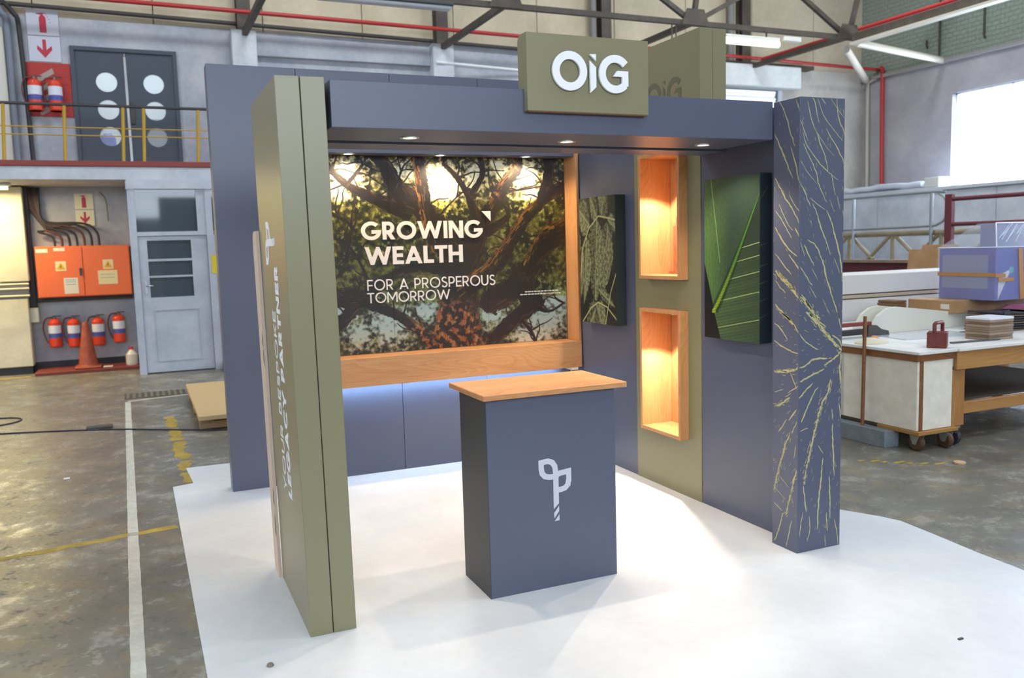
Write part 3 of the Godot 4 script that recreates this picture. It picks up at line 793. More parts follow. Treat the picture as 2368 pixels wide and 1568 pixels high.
	solo("conduit", Mb.new().tube([Vector3(5.1, 5.12, -8.92), Vector3(6.9, 5.1, -9.1), Vector3(8.6, 5.1, -9.1)], .025), mat("white_frame", Color.WHITE), "thin white pipe leaving the second white pilaster to the right", "pipe")
	solo("conduit", Mb.new().tube([Vector3(8.45, 5.2, -9.1), Vector3(8.45, 9.2, -9.1)], .07), mat("grey_pipe", rgb(128, 126, 122), .5), "thick grey pipe rising beside the column above the sign", "pipe")
	solo("conduit", Mb.new().tube([Vector3(11.78, 5.56, -9.1), Vector3(11.78, 9.2, -9.1)], .07), mat("grey_pipe", Color.WHITE), "thick grey pipe rising beside the column above the roller shutter", "pipe")
	for k in 2:
		var x: float = [8.25, 8.33][k]
		solo("hanger_rod", Mb.new().tube([Vector3(x, 5.0, -6.1), Vector3(x, 5.33, -6.1)], .012, 6), st, ["left", "right"][k] + " one of two short dark rods hanging under the truss left of the tower", "rod")
	# batten lights under the truss
	var lt := thing("batten_light", "lit white fluorescent batten light under the truss, right of the tower", "light fitting", Vector3(9.89, 5.08, -6.1), "batten lights under the truss")
	part(lt, "housing", B(9.31, 5.2, -6.16, 10.47, 5.25, -6.04, .01), mat("lamp_housing", rgb(215, 214, 205), .5))
	part(lt, "diffuser", Mb.new().tube([Vector3(9.31, 5.15, -6.1), Vector3(9.36, 5.15, -6.1), Vector3(10.42, 5.15, -6.1), Vector3(10.47, 5.15, -6.1)], .055, 12), glow("lit_diffuser", Color(1.0, .97, .86), 3.2))
	area(lt, Vector3(9.89, 5.08, -6.1), Vector3(-90, 0, 0), Vector2(1.1, .1), Color(1, .96, .85), 1.6)
	part(lt, "hanger", B(9.6, 5.25, -6.11, 9.62, 5.33, -6.09), st); part(lt, "hanger", B(10.2, 5.25, -6.11, 10.22, 5.33, -6.09), st)
	var l2 := thing("batten_light", "unlit long grey batten light under the truss, above the left of the fascia", "light fitting", Vector3(3.4, 5.24, -6.1), "batten lights under the truss")
	part(l2, "housing", B(2.4, 5.29, -6.2, 4.4, 5.34, -6.0, .01), mat("dark_housing", rgb(62, 64, 66), .5)); part(l2, "diffuser", B(2.42, 5.24, -6.18, 4.37, 5.29, -6.02, .015), mat("unlit_diffuser", rgb(190, 192, 198), .4))
	solo("junction_box", B(10.57, 5.22, -6.14, 10.96, 5.3, -6.06, .01), mat("lamp_housing", Color.WHITE), "small white box under the truss, just right of the lit batten light", "box")
	# roller shutter in the back wall
	var sh := thing("roller_shutter", "roller shutter with white coil box and pale slats behind the right of the stand", "shutter", Vector3(11.8, 0, -8.95))
	part(sh, "coil_box", B(9.9, 4.98, -9.16, 13.38, 5.44, -8.72, .02), mottled("coil_white", rgb(196, 200, 198), rgb(214, 216, 212), .5, .5, 27))
	for k in 30:
		part(sh, "slat", Mb.new().box(Vector3(10.0, -.068, -.012), Vector3(12.95, .068, .012), .006, Transform3D(Basis(Vector3.RIGHT, .22), Vector3(0, 4.9 - k * .14, -9.05))), mat("shutter_slat", rgb(186, 192, 200), .35, .3))
	part(sh, "guide_rail", B(12.96, .02, -9.16, 13.08, 4.98, -8.98, .01), mat("shutter_slat", Color.WHITE))
	part(sh, "lintel", B(9.6, 5.45, -9.16, 13.9, 5.53, -8.9, .008), st)
	# door tracks and hooks on the green wall
	for k in 3:
		var p: Array = [[6.25, 5.86, -7.4, "leftmost"], [5.4, 6.9, -7.08, "middle"], [5.67, 6.9, -6.05, "right-hand"]][k]
		solo("wall_hook", Mb.new().tube([Vector3(15.57, p[1], p[2]), Vector3(15.57, minf(p[0], p[1] - .1), p[2]), Vector3(15.55, minf(p[0], p[1] - .1) - .07, p[2] + .04)], .022, 6), st, p[3] + " of three thin dark hanging bars on the green brick wall", "hook")

# ---------------------------------------------------------------- the exhibition stand
func stand() -> void:
	var navy := mat("navy_laminate", NAVY, .38)
	var olive := mat("olive_laminate", OLIVE, .32)
	var white := mat("white_letters", rgb(232, 232, 238), .5)
	var wx := wood("wood_along", 71, WOOD1, WOOD2, false)
	var wy := wood("wood_up", 71, WOOD1, WOOD2, true)
	# white floor sheet in two pieces
	var vin := mottled("white_vinyl", rgb(209, 209, 211), rgb(219, 219, 219), .42, .5, 28)
	var edge := [Vector2(.013, .726), Vector2(.16, .766), Vector2(3.3, .55), Vector2(3.62, .3), Vector2(3.75, -.9), Vector2(3.94, -2.085), Vector2(4.05, -2.3), Vector2(4.09, -2.42), Vector2(4.06, -2.7), Vector2(4.02, -3.0), Vector2(4.0, -3.29), Vector2(3.93, -3.9), Vector2(3.9, -5.2), Vector2(.07, -5.2), Vector2(.03, -2.6)]
	var flat := Transform3D(Basis(Vector3.RIGHT, -PI / 2.0), Vector3.ZERO)
	solo("floor_sheet", Mb.new().prism(PackedVector2Array(edge), .0, .003, flat), vin, "large white vinyl sheet on the floor under the whole stand", "floor covering")
	solo("floor_sheet", Mb.new().prism(PackedVector2Array([Vector2(.164, .755), Vector2(.135, 1.304), Vector2(.5, 1.29), Vector2(3.4, 1.25), Vector2(3.4, .57)]), .0, .0025, flat), vin, "narrow white vinyl strip sticking out behind the left of the back wall", "floor covering")
	var y0 := .003
	# back wall
	var bw := thing("back_wall", "tall dark blue-grey back wall of the stand carrying the tree mural", "display wall", Vector3(1.9, y0, -.42))
	var xs := [.4155, 1.037, 1.745, 2.47, 3.255]
	for i in 4:
		part(bw, "wall_panel", B(xs[i] + .0015, y0, -.5, xs[i + 1] - .0015, 3.1, -.342, .002), navy)
	# wooden display frame standing proud of the wall: sill, jambs, header with lamps
	var fr := thing("mural_surround", "wooden surround of the tree mural: deep sill, side jambs and dark header", "surround", Vector3(2.16, .72, -.23))
	part(fr, "sill", B(1.04, .735, -.341, 3.25, .955, -.12, .003), wx)
	part(fr, "jamb", B(3.228, .956, -.341, 3.25, 2.52, -.125, .002), wy); part(fr, "jamb", B(1.04, .956, -.341, 1.08, 2.52, -.125, .002), wy)
	var hd := part(fr, "header", B(1.08, 2.478, -.341, 3.226, 2.53, -.16, .002), navy)
	for x in [1.37, 2.09, 2.82]:
		downlight(hd, Vector3(x, 2.4775, -.215), .05, WARM, POSTER, 74.0, .9)
	var led := part(fr, "light_strip", B(1.1, .727, -.3, 3.15, .7345, -.28), glow("strip_glow", Color(.8, .9, 1.0), 3.0))
	area(led, Vector3(2.12, .722, -.29), Vector3(-90, 0, 0), Vector2(2.0, .02), Color(.72, .86, 1.0), LED)
	part(fr, "end_cap", B(3.15, .715, -.31, 3.21, .734, -.12), mat("cap_white", rgb(240, 225, 190), .4))
	# mural with raised words
	var mu := thing("tree_mural", "large printed mural of an old gnarled tree with raised white words about growing wealth", "mural", Vector3(2.15, .96, -.335))
	var tp := tree_print()
	var us := [0.0, .283, .66, 1.0]
	for i in 3:
		var x0 := lerpf(1.10, 3.224, us[i]); var x1 := lerpf(1.10, 3.224, us[i + 1]) - .002
		var m := Mb.new()
		m.box(Vector3(x0, .958, -.3415), Vector3(x1, 2.475, -.333))
		var q := Mb.new()
		var a := Vector3(x0, .958, -.3325); var b := Vector3(x1, .958, -.3325); var c := Vector3(x1, 2.475, -.3325); var d := Vector3(x0, 2.475, -.3325)
		q.tri(a, b, c, Vector2(us[i], 1), Vector2(us[i + 1], 1), Vector2(us[i + 1], 0)); q.tri(a, c, d, Vector2(us[i], 1), Vector2(us[i + 1], 0), Vector2(us[i], 0))
		var pp := part(mu, "printed_panel", q, tp)
		part(pp, "backing", m, mat("panel_core", rgb(60, 55, 50), .7))
	for t in [["GROWING", 1.468, 1.838, 1.0, .137, .205, .09], ["WEALTH", 1.488, 1.645, .803, .138, .205, .07], ["FOR A PROSPEROUS", 1.496, 1.448, 1.07, .083, .118, .13], ["TOMORROW", 1.492, 1.35, .678, .08, .118, .11]]:
		var m := Mb.new()
		line(m, t[0], t[3], t[4], t[5], t[6], .008, Transform3D(Basis.IDENTITY, Vector3(t[1], t[2], -.332)))
		part(mu, "lettering", m, mat("mural_letters", rgb(226, 218, 210), .6))
	part(mu, "triangle_mark", Mb.new().prism(PackedVector2Array(L2([2.464, 2.048, 2.542, 2.048, 2.542, 1.968])), -.332, -.324), mat("mural_letters", Color.WHITE))
	for k in 2:
		var m := Mb.new()
		var x: float = [2.835, 2.79][k]
		var rng := RandomNumberGenerator.new(); rng.seed = 5 + k
		while x < [3.12, 3.15][k]:
			var w := rng.randf_range(.008, .03)
			m.box(Vector3(x, 1.372 - k * .022, -.3322), Vector3(x + w, 1.381 - k * .022, -.3312)); x += w + .006
		part(mu, "small_print", m, mat("mural_letters", Color.WHITE)).set_meta("kind", "stuff")
	right_wall(navy, olive, wy, wx, white)
	post_and_beam(navy, olive, white)
	counter(navy, wx, white)

const NAVY := Color(.322, .337, .408)
const OLIVE := Color(.502, .482, .365)
const WOOD1 := Color(.78, .575, .385)
const WOOD2 := Color(.66, .42, .24)
const WARM := Color(1.0, .9, .74)
const POSTER := 1.25
const LED := 1.2
const BOXL := 2.6

func right_wall(navy: Material, olive: Material, wy: Material, wx: Material, white: Material) -> void:
	var y0 := .003
	var X := 3.26; var XB := 3.455
	var rw := thing("side_wall", "dark blue-grey right-hand wall of the stand with a taller green-grey centre tower", "display wall", Vector3(3.36, y0, 1.0))
	part(rw, "wall_panel", B(X, y0, -.34, XB, 2.5, .7265, .002), navy)
	part(rw, "wall_panel", B(X, y0, 1.5335, XB, 2.5, 2.352, .002), navy)
	# tower: two leaves of thickness, pierced by the two display boxes
	for leaf in [[X - .004, 3.354], [3.3565, XB + .004]]:
		var m := Mb.new()
		var a: float = leaf[0]; var b: float = leaf[1]
		m.box(Vector3(a, y0, .728), Vector3(b, 3.108, .878)); m.box(Vector3(a, y0, 1.387), Vector3(b, 3.108, 1.532))
		m.box(Vector3(a, y0, .878), Vector3(b, .403, 1.387)); m.box(Vector3(a, 1.292, .878), Vector3(b, 1.498, 1.387)); m.box(Vector3(a, 2.372, .878), Vector3(b, 3.108, 1.387))
		part(rw, "tower_leaf", m, olive)
	# the same three letters, tone on tone, high on the tower
	var face := Transform3D(Basis(Vector3(0, 0, 1), Vector3(0, 1, 0), Vector3(-1, 0, 0)), Vector3(X - .0045, 2.665, .9))
	var tone := Mb.new()
	var lift := [0.0]
	logo_letters(func(p: PackedVector2Array) -> void:
		lift[0] += .00012
		tone.prism(p, 0.0, .001 + lift[0], face), 1.02)
	part(rw, "tone_letters", tone, mat("olive_dark", OLIVE.darkened(.22), .5), "darker green-grey letters on the tower")
	# two wooden display boxes
	for k in 2:
		var lo: float = [1.5, .405][k]; var hi: float = [2.37, 1.29][k]
		var bx := thing("display_box", ["upper wooden display box set in the green-grey tower, lit from inside", "lower wooden display box set in the green-grey tower, lit from inside"][k], "display box", Vector3(3.3, lo, 1.13), "wooden display boxes")
		var t := .026
		part(bx, "side_board", B(3.19, lo, .88, XB - .012, hi, .88 + t, .0015), wy); part(bx, "side_board", B(3.19, lo, 1.385 - t, XB - .012, hi, 1.385, .0015), wy)
		part(bx, "base_board", B(3.19, lo, .9065, XB - .012, lo + t, 1.3585, .0015), wy); var tp := part(bx, "top_board", B(3.19, hi - t, .9065, XB - .012, hi, 1.3585, .0015), wy)
		part(bx, "back_board", B(XB - .011, lo, .88, XB + .003, hi, 1.385), wy)
		downlight(tp, Vector3(3.235, hi - t - .0005, 1.25), .022, Color(1.0, .94, .86), BOXL, 54.0, .25)
	var pq := Mb.new().prism(PackedVector2Array(L2([.965, 1.527, 1.19, 1.527, 1.19, 2.0, 1.06, 2.0, 1.06, 1.94, 1.01, 1.94, 1.01, 1.87, .978, 1.87, .978, 1.545, .92, 1.545, .92, 1.527])), 0.0, .02, Transform3D(Basis(Vector3(0, 0, 1), Vector3(0, 1, 0), Vector3(-1, 0, 0)), Vector3(3.441, 0, 0)))
	solo("stepped_plaque", pq, wood("plaque_wood", 72, Color(.68, .44, .3), Color(.5, .3, .2), true), "thin stepped wooden plaque standing inside the upper display box", "plaque")
	# two canvases
	for k in 2:
		var z0: float = [.025, 1.688][k]; var z1: float = [.588, 2.212][k]
		var lo: float = [1.135, 1.148][k]; var hi: float = [2.12, 2.135][k]
		var cv := thing("leaf_canvas", ["canvas print of dried grey-green leaves in the back corner beside the mural", "canvas print of a bright green leaf beside the cracked-pattern column"][k], "canvas print", Vector3(3.215, lo, (z0 + z1) / 2.0), "leaf canvases")
		part(cv, "wrapped_edge", B(3.171, lo, z0, X - .001, hi, z1, .003), mat(["canvas_edge_grey", "canvas_edge_green"][k], [rgb(40, 45, 42), rgb(28, 42, 48)][k], .6))
		var q := Mb.new()
		q.quad_uv(Vector3(3.17, lo, z0), Vector3(3.17, lo, z1), Vector3(3.17, hi, z1), Vector3(3.17, hi, z0))
		part(cv, "print", q, dry_leaf_print() if k == 0 else green_leaf_print())
		if k == 1:
			var e := Mb.new()
			for s in [[1.5, 1.515], [1.6, 1.612], [1.72, 1.735], [1.3, 1.32], [1.4, 1.41]]:
				e.tri(Vector3(3.171, s[0] - .004, z1 + .0006), Vector3(3.25, s[1] + .006, z1 + .0006), Vector3(3.171, s[0] + .003, z1 + .0006))
			e.tri(Vector3(3.171, 1.98, z1 + .0006), Vector3(3.25, 2.08, z1 + .0006), Vector3(3.171, 1.99, z1 + .0006))
			part(cv, "edge_print", e, mat("edge_veins", rgb(60, 92, 58), .6)).set_meta("kind", "stuff")
	# end column with the crackle print
	var cl := thing("cracked_column", "dark blue square column with a pale yellow cracked-earth line pattern at the right front of the stand", "column", Vector3(3.3, y0, 2.46))
	part(cl, "shaft", B(3.145, y0, 2.3573, 3.457, 2.5, 2.5626, .002), navy)
	part(cl, "cracked_print", cracks(FRONT_CRACKS[0], Transform3D(Basis.IDENTITY, Vector3(3.145, 0, 2.5632)), .31, 17), mat("crack_print", rgb(178, 171, 122), .5)).set_meta("kind", "stuff")
	part(cl, "cracked_print", cracks(SIDE_CRACKS[0], Transform3D(Basis(Vector3(0, 0, 1), Vector3(0, 1, 0), Vector3(-1, 0, 0)), Vector3(3.1444, 0, 2.3573)), .205, 18), mat("crack_print", Color.WHITE)).set_meta("kind", "stuff")

# ragged ribbons that swell and taper, with jogs, plus small flecks; laid on a face of that width
func cracks(rows: String, xf: Transform3D, width: float, sd: int) -> Mb:
	var m := Mb.new()
	var rng := RandomNumberGenerator.new(); rng.seed = sd
	var put := func(a: Vector2, b: Vector2, c: Vector2, d: Vector2) -> void:
		var f := [a, b, c, d]
		for i in 4: f[i].x = clampf(f[i].x, .001, width - .001); f[i].y = clampf(f[i].y, .006, 2.498)
		if (f[1] - f[0]).cross(f[2] - f[0]) < 0.0: f.reverse()
		m.quad(xf * Vector3(f[0].x, f[0].y, 0), xf * Vector3(f[1].x, f[1].y, 0), xf * Vector3(f[2].x, f[2].y, 0), xf * Vector3(f[3].x, f[3].y, 0))
	for row in rows.split("|"):
		var h := row.split(":")
		var w := h[0].to_float() * 1.35
		var pts := []
		for p in h[1].split(" "):
			var z := p.split_floats(",")
			pts.append(Vector2(z[0], z[1]))
		var fine := []
		for k in pts.size() - 1:
			var p0: Vector2 = pts[maxi(k - 1, 0)]; var p3: Vector2 = pts[mini(k + 2, pts.size() - 1)]
			var n := maxi(2, int((pts[k + 1] as Vector2).distance_to(pts[k]) / .012))
			for j in n:
				fine.append((pts[k] as Vector2).cubic_interpolate(pts[k + 1], p0, p3, float(j) / n) + Vector2(rng.randf_range(-1, 1), rng.randf_range(-1, 1)) * minf(w * .3, .0025))
		fine.append(pts[-1])
		var wa := 0.0
		for k in fine.size() - 1:
			var a: Vector2 = fine[k]; var b: Vector2 = fine[k + 1]
			var s := float(k + 1) / fine.size()
			var wb := w * (0.35 + 0.65 * sin(PI * clampf(s * .9 + .08, 0.0, 1.0))) * rng.randf_range(.6, 1.15)
			if k == fine.size() - 2: wb = w * .12
			var t := (b - a).normalized()
			var nn := Vector2(-t.y, t.x) * .5
			put.call(a - nn * wa, b - nn * wb, b + nn * wb, a + nn * wa)
			wa = wb
			if w > .012 and rng.randf() < .8:
				var c := a + nn * rng.randf_range(-2.6, 2.6) * w
				var e := c + t.rotated(rng.randf_range(-.5, .5)) * rng.randf_range(.01, .03)
				put.call(c, e - nn * .005, e + nn * .003, c + nn * .006)
	for k in int(width * 520.0):
		var c := Vector2(rng.randf() * width, rng.randf_range(.05, 2.45))
		var dir := (Vector2(.31 if width > .25 else .48, 1.2) - c).normalized().rotated(rng.randf_range(-.35, .35))
		var e := c + dir * rng.randf_range(.006, .032)
		var nn := Vector2(-dir.y, dir.x) * rng.randf_range(.0006, .0016)
		put.call(c - nn, e - nn * .3, e + nn * .3, c + nn)
	return m

# O, i and G of the sign from the left edge and base line, .186 high, about .42 wide
func logo_letters(add: Callable, k := 1.0) -> void:
	var o := PackedVector2Array(); var s := []
	for half in [[-1.0, 181.0], [179.0, 361.0]]:
		for p in Geometry2D.offset_polyline(PackedVector2Array(arc(.094, .093, .075, .074, half[0], half[1], 30)), .019, Geometry2D.JOIN_MITER, Geometry2D.END_BUTT): s.append(p)
	s.append(PackedVector2Array(L2([.2035, .177, .238, .179, .238, .1475])))
	s.append(PackedVector2Array(L2([.2035, .148, .238, .116, .238, .022, .2055, -.006])))
	for half in [[40.0, 181.0], [179.0, 316.0]]:
		for p in Geometry2D.offset_polyline(PackedVector2Array(arc(.347, .09, .074, .074, half[0], half[1], 26)), .0185, Geometry2D.JOIN_MITER, Geometry2D.END_BUTT): s.append(p)
	s.append(PackedVector2Array(L2([.357, .106, .42, .106, .42, .034, .396, .026, .385, .04, .385, .078, .334, .078])))
	for p in s:
		var w := PackedVector2Array()
		for q in p: w.append(q * k)
		(add as Callable).call(w)

func post_and_beam(navy: Material, olive: Material, white: Material) -> void:
	var y0 := .003
	# left post of two boards, leaning a hair to the left
	var po := thing("front_post", "green-grey front post at the left of the stand with upright white lettering on its side", "post", Vector3(.6, y0, 1.955))
	part(po, "post_board", B(.489, y0, 1.552, .5925, 2.512, 2.36, .0025), olive); part(po, "post_board", B(.5965, y0, 1.552, .7013, 2.512, 2.36, .0025), olive)
	part(po, "joint_strip", B(.5926, y0, 1.56, .5964, 2.5, 2.35), mat("joint_dark", rgb(46, 44, 36), .8))
	# words read upwards on the side: text x runs up, text y runs towards the back
	var up := func(y: float, z: float) -> Transform3D: return Transform3D(Basis(Vector3(0, 1, 0), Vector3(0, 0, -1), Vector3(-1, 0, 0)), Vector3(.4888, y, z))
	var m := Mb.new()
	line(m, "YOUR BESPOKE", .9, .085, .12, .14, .0012, up.call(.575, 1.93))
	part(po, "lettering", m, white)
	m = Mb.new()
	line(m, "LEGACY PARTNER", 1.12, .1, .22, .1, .0012, up.call(.575, 2.085))
	part(po, "lettering", m, white)
	m = Mb.new()
	emblem(m, .00105, .00085, .0012, up.call(1.7, 1.745))
	part(po, "sprout_emblem", m, white)
	po.rotation_degrees.z = .48
	# raw board leaning behind the post
	var br := thing("raw_board", "narrow cream raw board with a rounded top standing just behind the front post", "board", Vector3(.46, y0, 1.46))
	var shape := PackedVector2Array(L2([0, 0, .148, 0, .148, 1.87, .06, 1.87, .03, 1.86, .008, 1.835, 0, 1.79]))
	part(br, "board", Mb.new().prism(shape, 0, .016, Transform3D(Basis(Vector3(0, 0, 1), Vector3(0, 1, 0), Vector3(-1, 0, 0)), Vector3(.486, y0, 1.4))), mat("raw_mdf", rgb(206, 184, 164), .7))
	var nm := Mb.new()
	for c in [[.25, .075], [.42, .05], [1.28, .03], [1.18, .05]]: nm.prism(PackedVector2Array(L2([.118, c[0], .146, c[0] - .02, .146, c[0] + c[1], .13, c[0] + c[1] + .03])), .0161, .0166, Transform3D(Basis(Vector3(0, 0, 1), Vector3(0, 1, 0), Vector3(-1, 0, 0)), Vector3(.486, y0, 1.4)))
	part(br, "notch_marks", nm, mat("notch_brown", rgb(92, 66, 48), .8)).set_meta("kind", "stuff")
	br.rotation_degrees.z = .48
	# front beam: box fascia, slot, rear box
	var be := thing("front_beam", "dark blue-grey beam across the front of the stand with three round downlights underneath", "beam", Vector3(1.92, 2.3, 1.95))
	part(be, "fascia_box", B(.7045, 2.3, 1.9, 3.1425, 2.505, 2.3535, .002), navy)
	part(be, "rear_box", B(.7045, 2.3, 1.552, 3.2575, 2.5, 1.795, .002), navy)
	part(be, "slot_lid", B(.7045, 2.42, 1.7955, 3.2575, 2.48, 1.8995), navy)
	for x in [1.14, 2.0, 2.87]:
		downlight(be, Vector3(x, 2.2995, 2.09), .05, Color(1.0, .93, .84), DOWN, 66.0, .55)
	# sign clipped over the beam
	var sg := thing("header_sign", "green-grey header sign box with three raised white letters on top of the front beam", "sign", Vector3(1.97, 2.4, 2.35))
	var prof := PackedVector2Array(L2([2.395, 2.4, 2.395, 2.763, 2.33, 2.763, 2.305, 2.757, 2.294, 2.735, 2.294, 2.507, 2.3555, 2.507, 2.3555, 2.4]))
	part(sg, "sign_box", Mb.new().prism(prof, 1.637, 2.312, Transform3D(Basis(Vector3(0, 0, 1), Vector3(0, 1, 0), Vector3(1, 0, 0)), Vector3.ZERO)), olive)
	part(sg, "bottom_edge", B(1.64, 2.3955, 2.357, 2.31, 2.3995, 2.393), mat("raw_edge", rgb(120, 88, 58), .8))
	var lm := [Mb.new(), Mb.new(), Mb.new()]
	var at := [0]
	logo_letters(func(p: PackedVector2Array) -> void:
		lm[[0, 0, 1, 1, 2, 2, 2][at[0]]].prism(p, 0, .012 + at[0] * .0002, Transform3D(Basis.IDENTITY, Vector3(1.764, 2.498, 2.402)))
		at[0] += 1)
	for k in 3: part(sg, "raised_letter", lm[k], white)

func counter(navy: Material, wx: Material, white: Material) -> void:
	var y0 := .003
	var c := thing("counter", "dark blue-grey reception counter with a wooden top and pale sprout emblem", "counter", Vector3(1.75, y0, 2.17))
	part(c, "body", B(1.389, y0, 1.984, 2.1125, 1.018, 2.35, .002), navy)
	part(c, "side_skin", B(1.3865, y0, 1.985, 1.3888, 1.018, 2.349), skin())
	part(c, "top", B(1.352, 1.0185, 1.922, 2.1514, 1.0463, 2.413, .003), wx)
	var m := Mb.new()
	emblem(m, .00092, .000893, .001, Transform3D(Basis.IDENTITY, Vector3(1.665, .6795, 2.3501)))
	part(c, "sprout_emblem", m, mat("emblem_grey", rgb(190, 192, 202), .5))

# dark skin with a fine web of creases
func skin() -> StandardMaterial3D:
	var f := FastNoiseLite.new()
	f.noise_type = FastNoiseLite.TYPE_CELLULAR; f.frequency = .045; f.seed = 81
	f.cellular_return_type = FastNoiseLite.RETURN_DISTANCE2_SUB
	f.domain_warp_enabled = true; f.domain_warp_amplitude = 18.0
	var a := f.get_image(256, 256).get_data()
	var d := PackedByteArray(); d.resize(256 * 256 * 3)
	for i in 256 * 256:
		var t := clampf(1.0 - a[i] / 26.0, 0.0, 1.0)
		var c := Color(.2, .205, .225).lerp(Color(.33, .33, .31), t * .6)
		d[i * 3] = int(c.r * 255.0); d[i * 3 + 1] = int(c.g * 255.0); d[i * 3 + 2] = int(c.b * 255.0)
	var m := mat("creased_skin", Color.WHITE, .45)
	m.albedo_texture = picture(256, 256, d)
	m.uv1_triplanar = true; m.uv1_scale = Vector3(2.2, 1.1, 2.2)
	return m

# ---------------------------------------------------------------- left background: walkway, doors, cabinet, extinguishers
func extinguisher(at: Vector3, h: float, label: String, group: String) -> void:
	var e := thing("fire_extinguisher", label, "extinguisher", at, group)
	var x := Transform3D(Basis.IDENTITY, at)
	var red := mat("extinguisher_red", rgb(212, 62, 36), .35)
	var r := h * .175
	part(e, "body", Mb.new().lathe([Vector2(0, 0), Vector2(r * .92, 0), Vector2(r, h * .03), Vector2(r, h * .74), Vector2(r * .86, h * .8), Vector2(r * .45, h * .845), Vector2(r * .3, h * .86), Vector2(0, h * .86)], 20, x), red)
	part(e, "label_band", Mb.new().lathe([Vector2(r * 1.008, h * .42), Vector2(r * 1.008, h * .66)], 20, x), mat("label_white", rgb(210, 214, 226), .5))
	part(e, "lower_band", Mb.new().lathe([Vector2(r * 1.012, h * .28), Vector2(r * 1.012, h * .41)], 20, x), mat("label_blue", rgb(62, 84, 158), .5))
	var v := part(e, "valve", Mb.new().lathe([Vector2(r * .3, h * .86), Vector2(r * .3, h * .92), Vector2(0, h * .92)], 10, x), mat("valve_metal", rgb(120, 110, 100), .4, .7))
	part(v, "lever", Mb.new().box(at + Vector3(-r * .2, h * .925, -.012), at + Vector3(r * 1.1, h * .95, .012)), mat("lever_dark", rgb(60, 56, 54), .5))
	part(e, "hose", Mb.new().tube(smooth([at + Vector3(-r * .3, h * .9, 0), at + Vector3(-r * 1.3, h * .86, 0), at + Vector3(-r * 1.75, h * .6, 0), at + Vector3(-r * 1.5, h * .3, 0), at + Vector3(-r * 1.1, h * .12, .02)], 5), .011, 7), mat("hose_brown", rgb(110, 50, 44), .6))

func safety_sign(called: String, label: String, x: float, y0: float, w: float, h: float, z: float, ground: Color) -> void:
	var s := thing(called, label, "sign", Vector3(x, y0, z))
	var red := mat("sign_red", rgb(172, 34, 56), .5)
	var half := h / 2.0
	for k in 2:
		var b := y0 + half * (1 - k)
		var o := Vector3(x, b + half / 2.0, z + .007)
		part(s, "sign_plate", B(x - w / 2, b + .006, z, x + w / 2, b + half - .006, z + .006, .004), mat("sign_ground" + str(ground), ground, .5))
		var m := Mb.new()
		var u := half * .4
		if k == 0:
			m.prism(PackedVector2Array(L2([-.3, -.95, .3, -.95, .3, .45, .16, .68, .08, .72, .08, .95, -.5, .86, -.52, .78, -.1, .74, -.16, .68, -.3, .45])), 0, .002, Transform3D(Basis().scaled(Vector3(u, u, 1)), o))
			for i in 6: m.box(o + Vector3(u * lerpf(.1, .62, i / 5.0), u * (.86 - i * i * .035), 0), o + Vector3(u * lerpf(.2, .7, i / 5.0), u * (.93 - i * i * .035), .002))
		else:
			m.prism(PackedVector2Array(L2([-.16, .9, .16, .9, .16, -.1, .62, .32, .66, -.05, 0, -.85, -.66, -.05, -.62, .32, -.16, -.1])), 0, .002, Transform3D(Basis().scaled(Vector3(u, u, 1)), o))
		part(s, ["extinguisher_symbol", "arrow_symbol"][k], m, red)

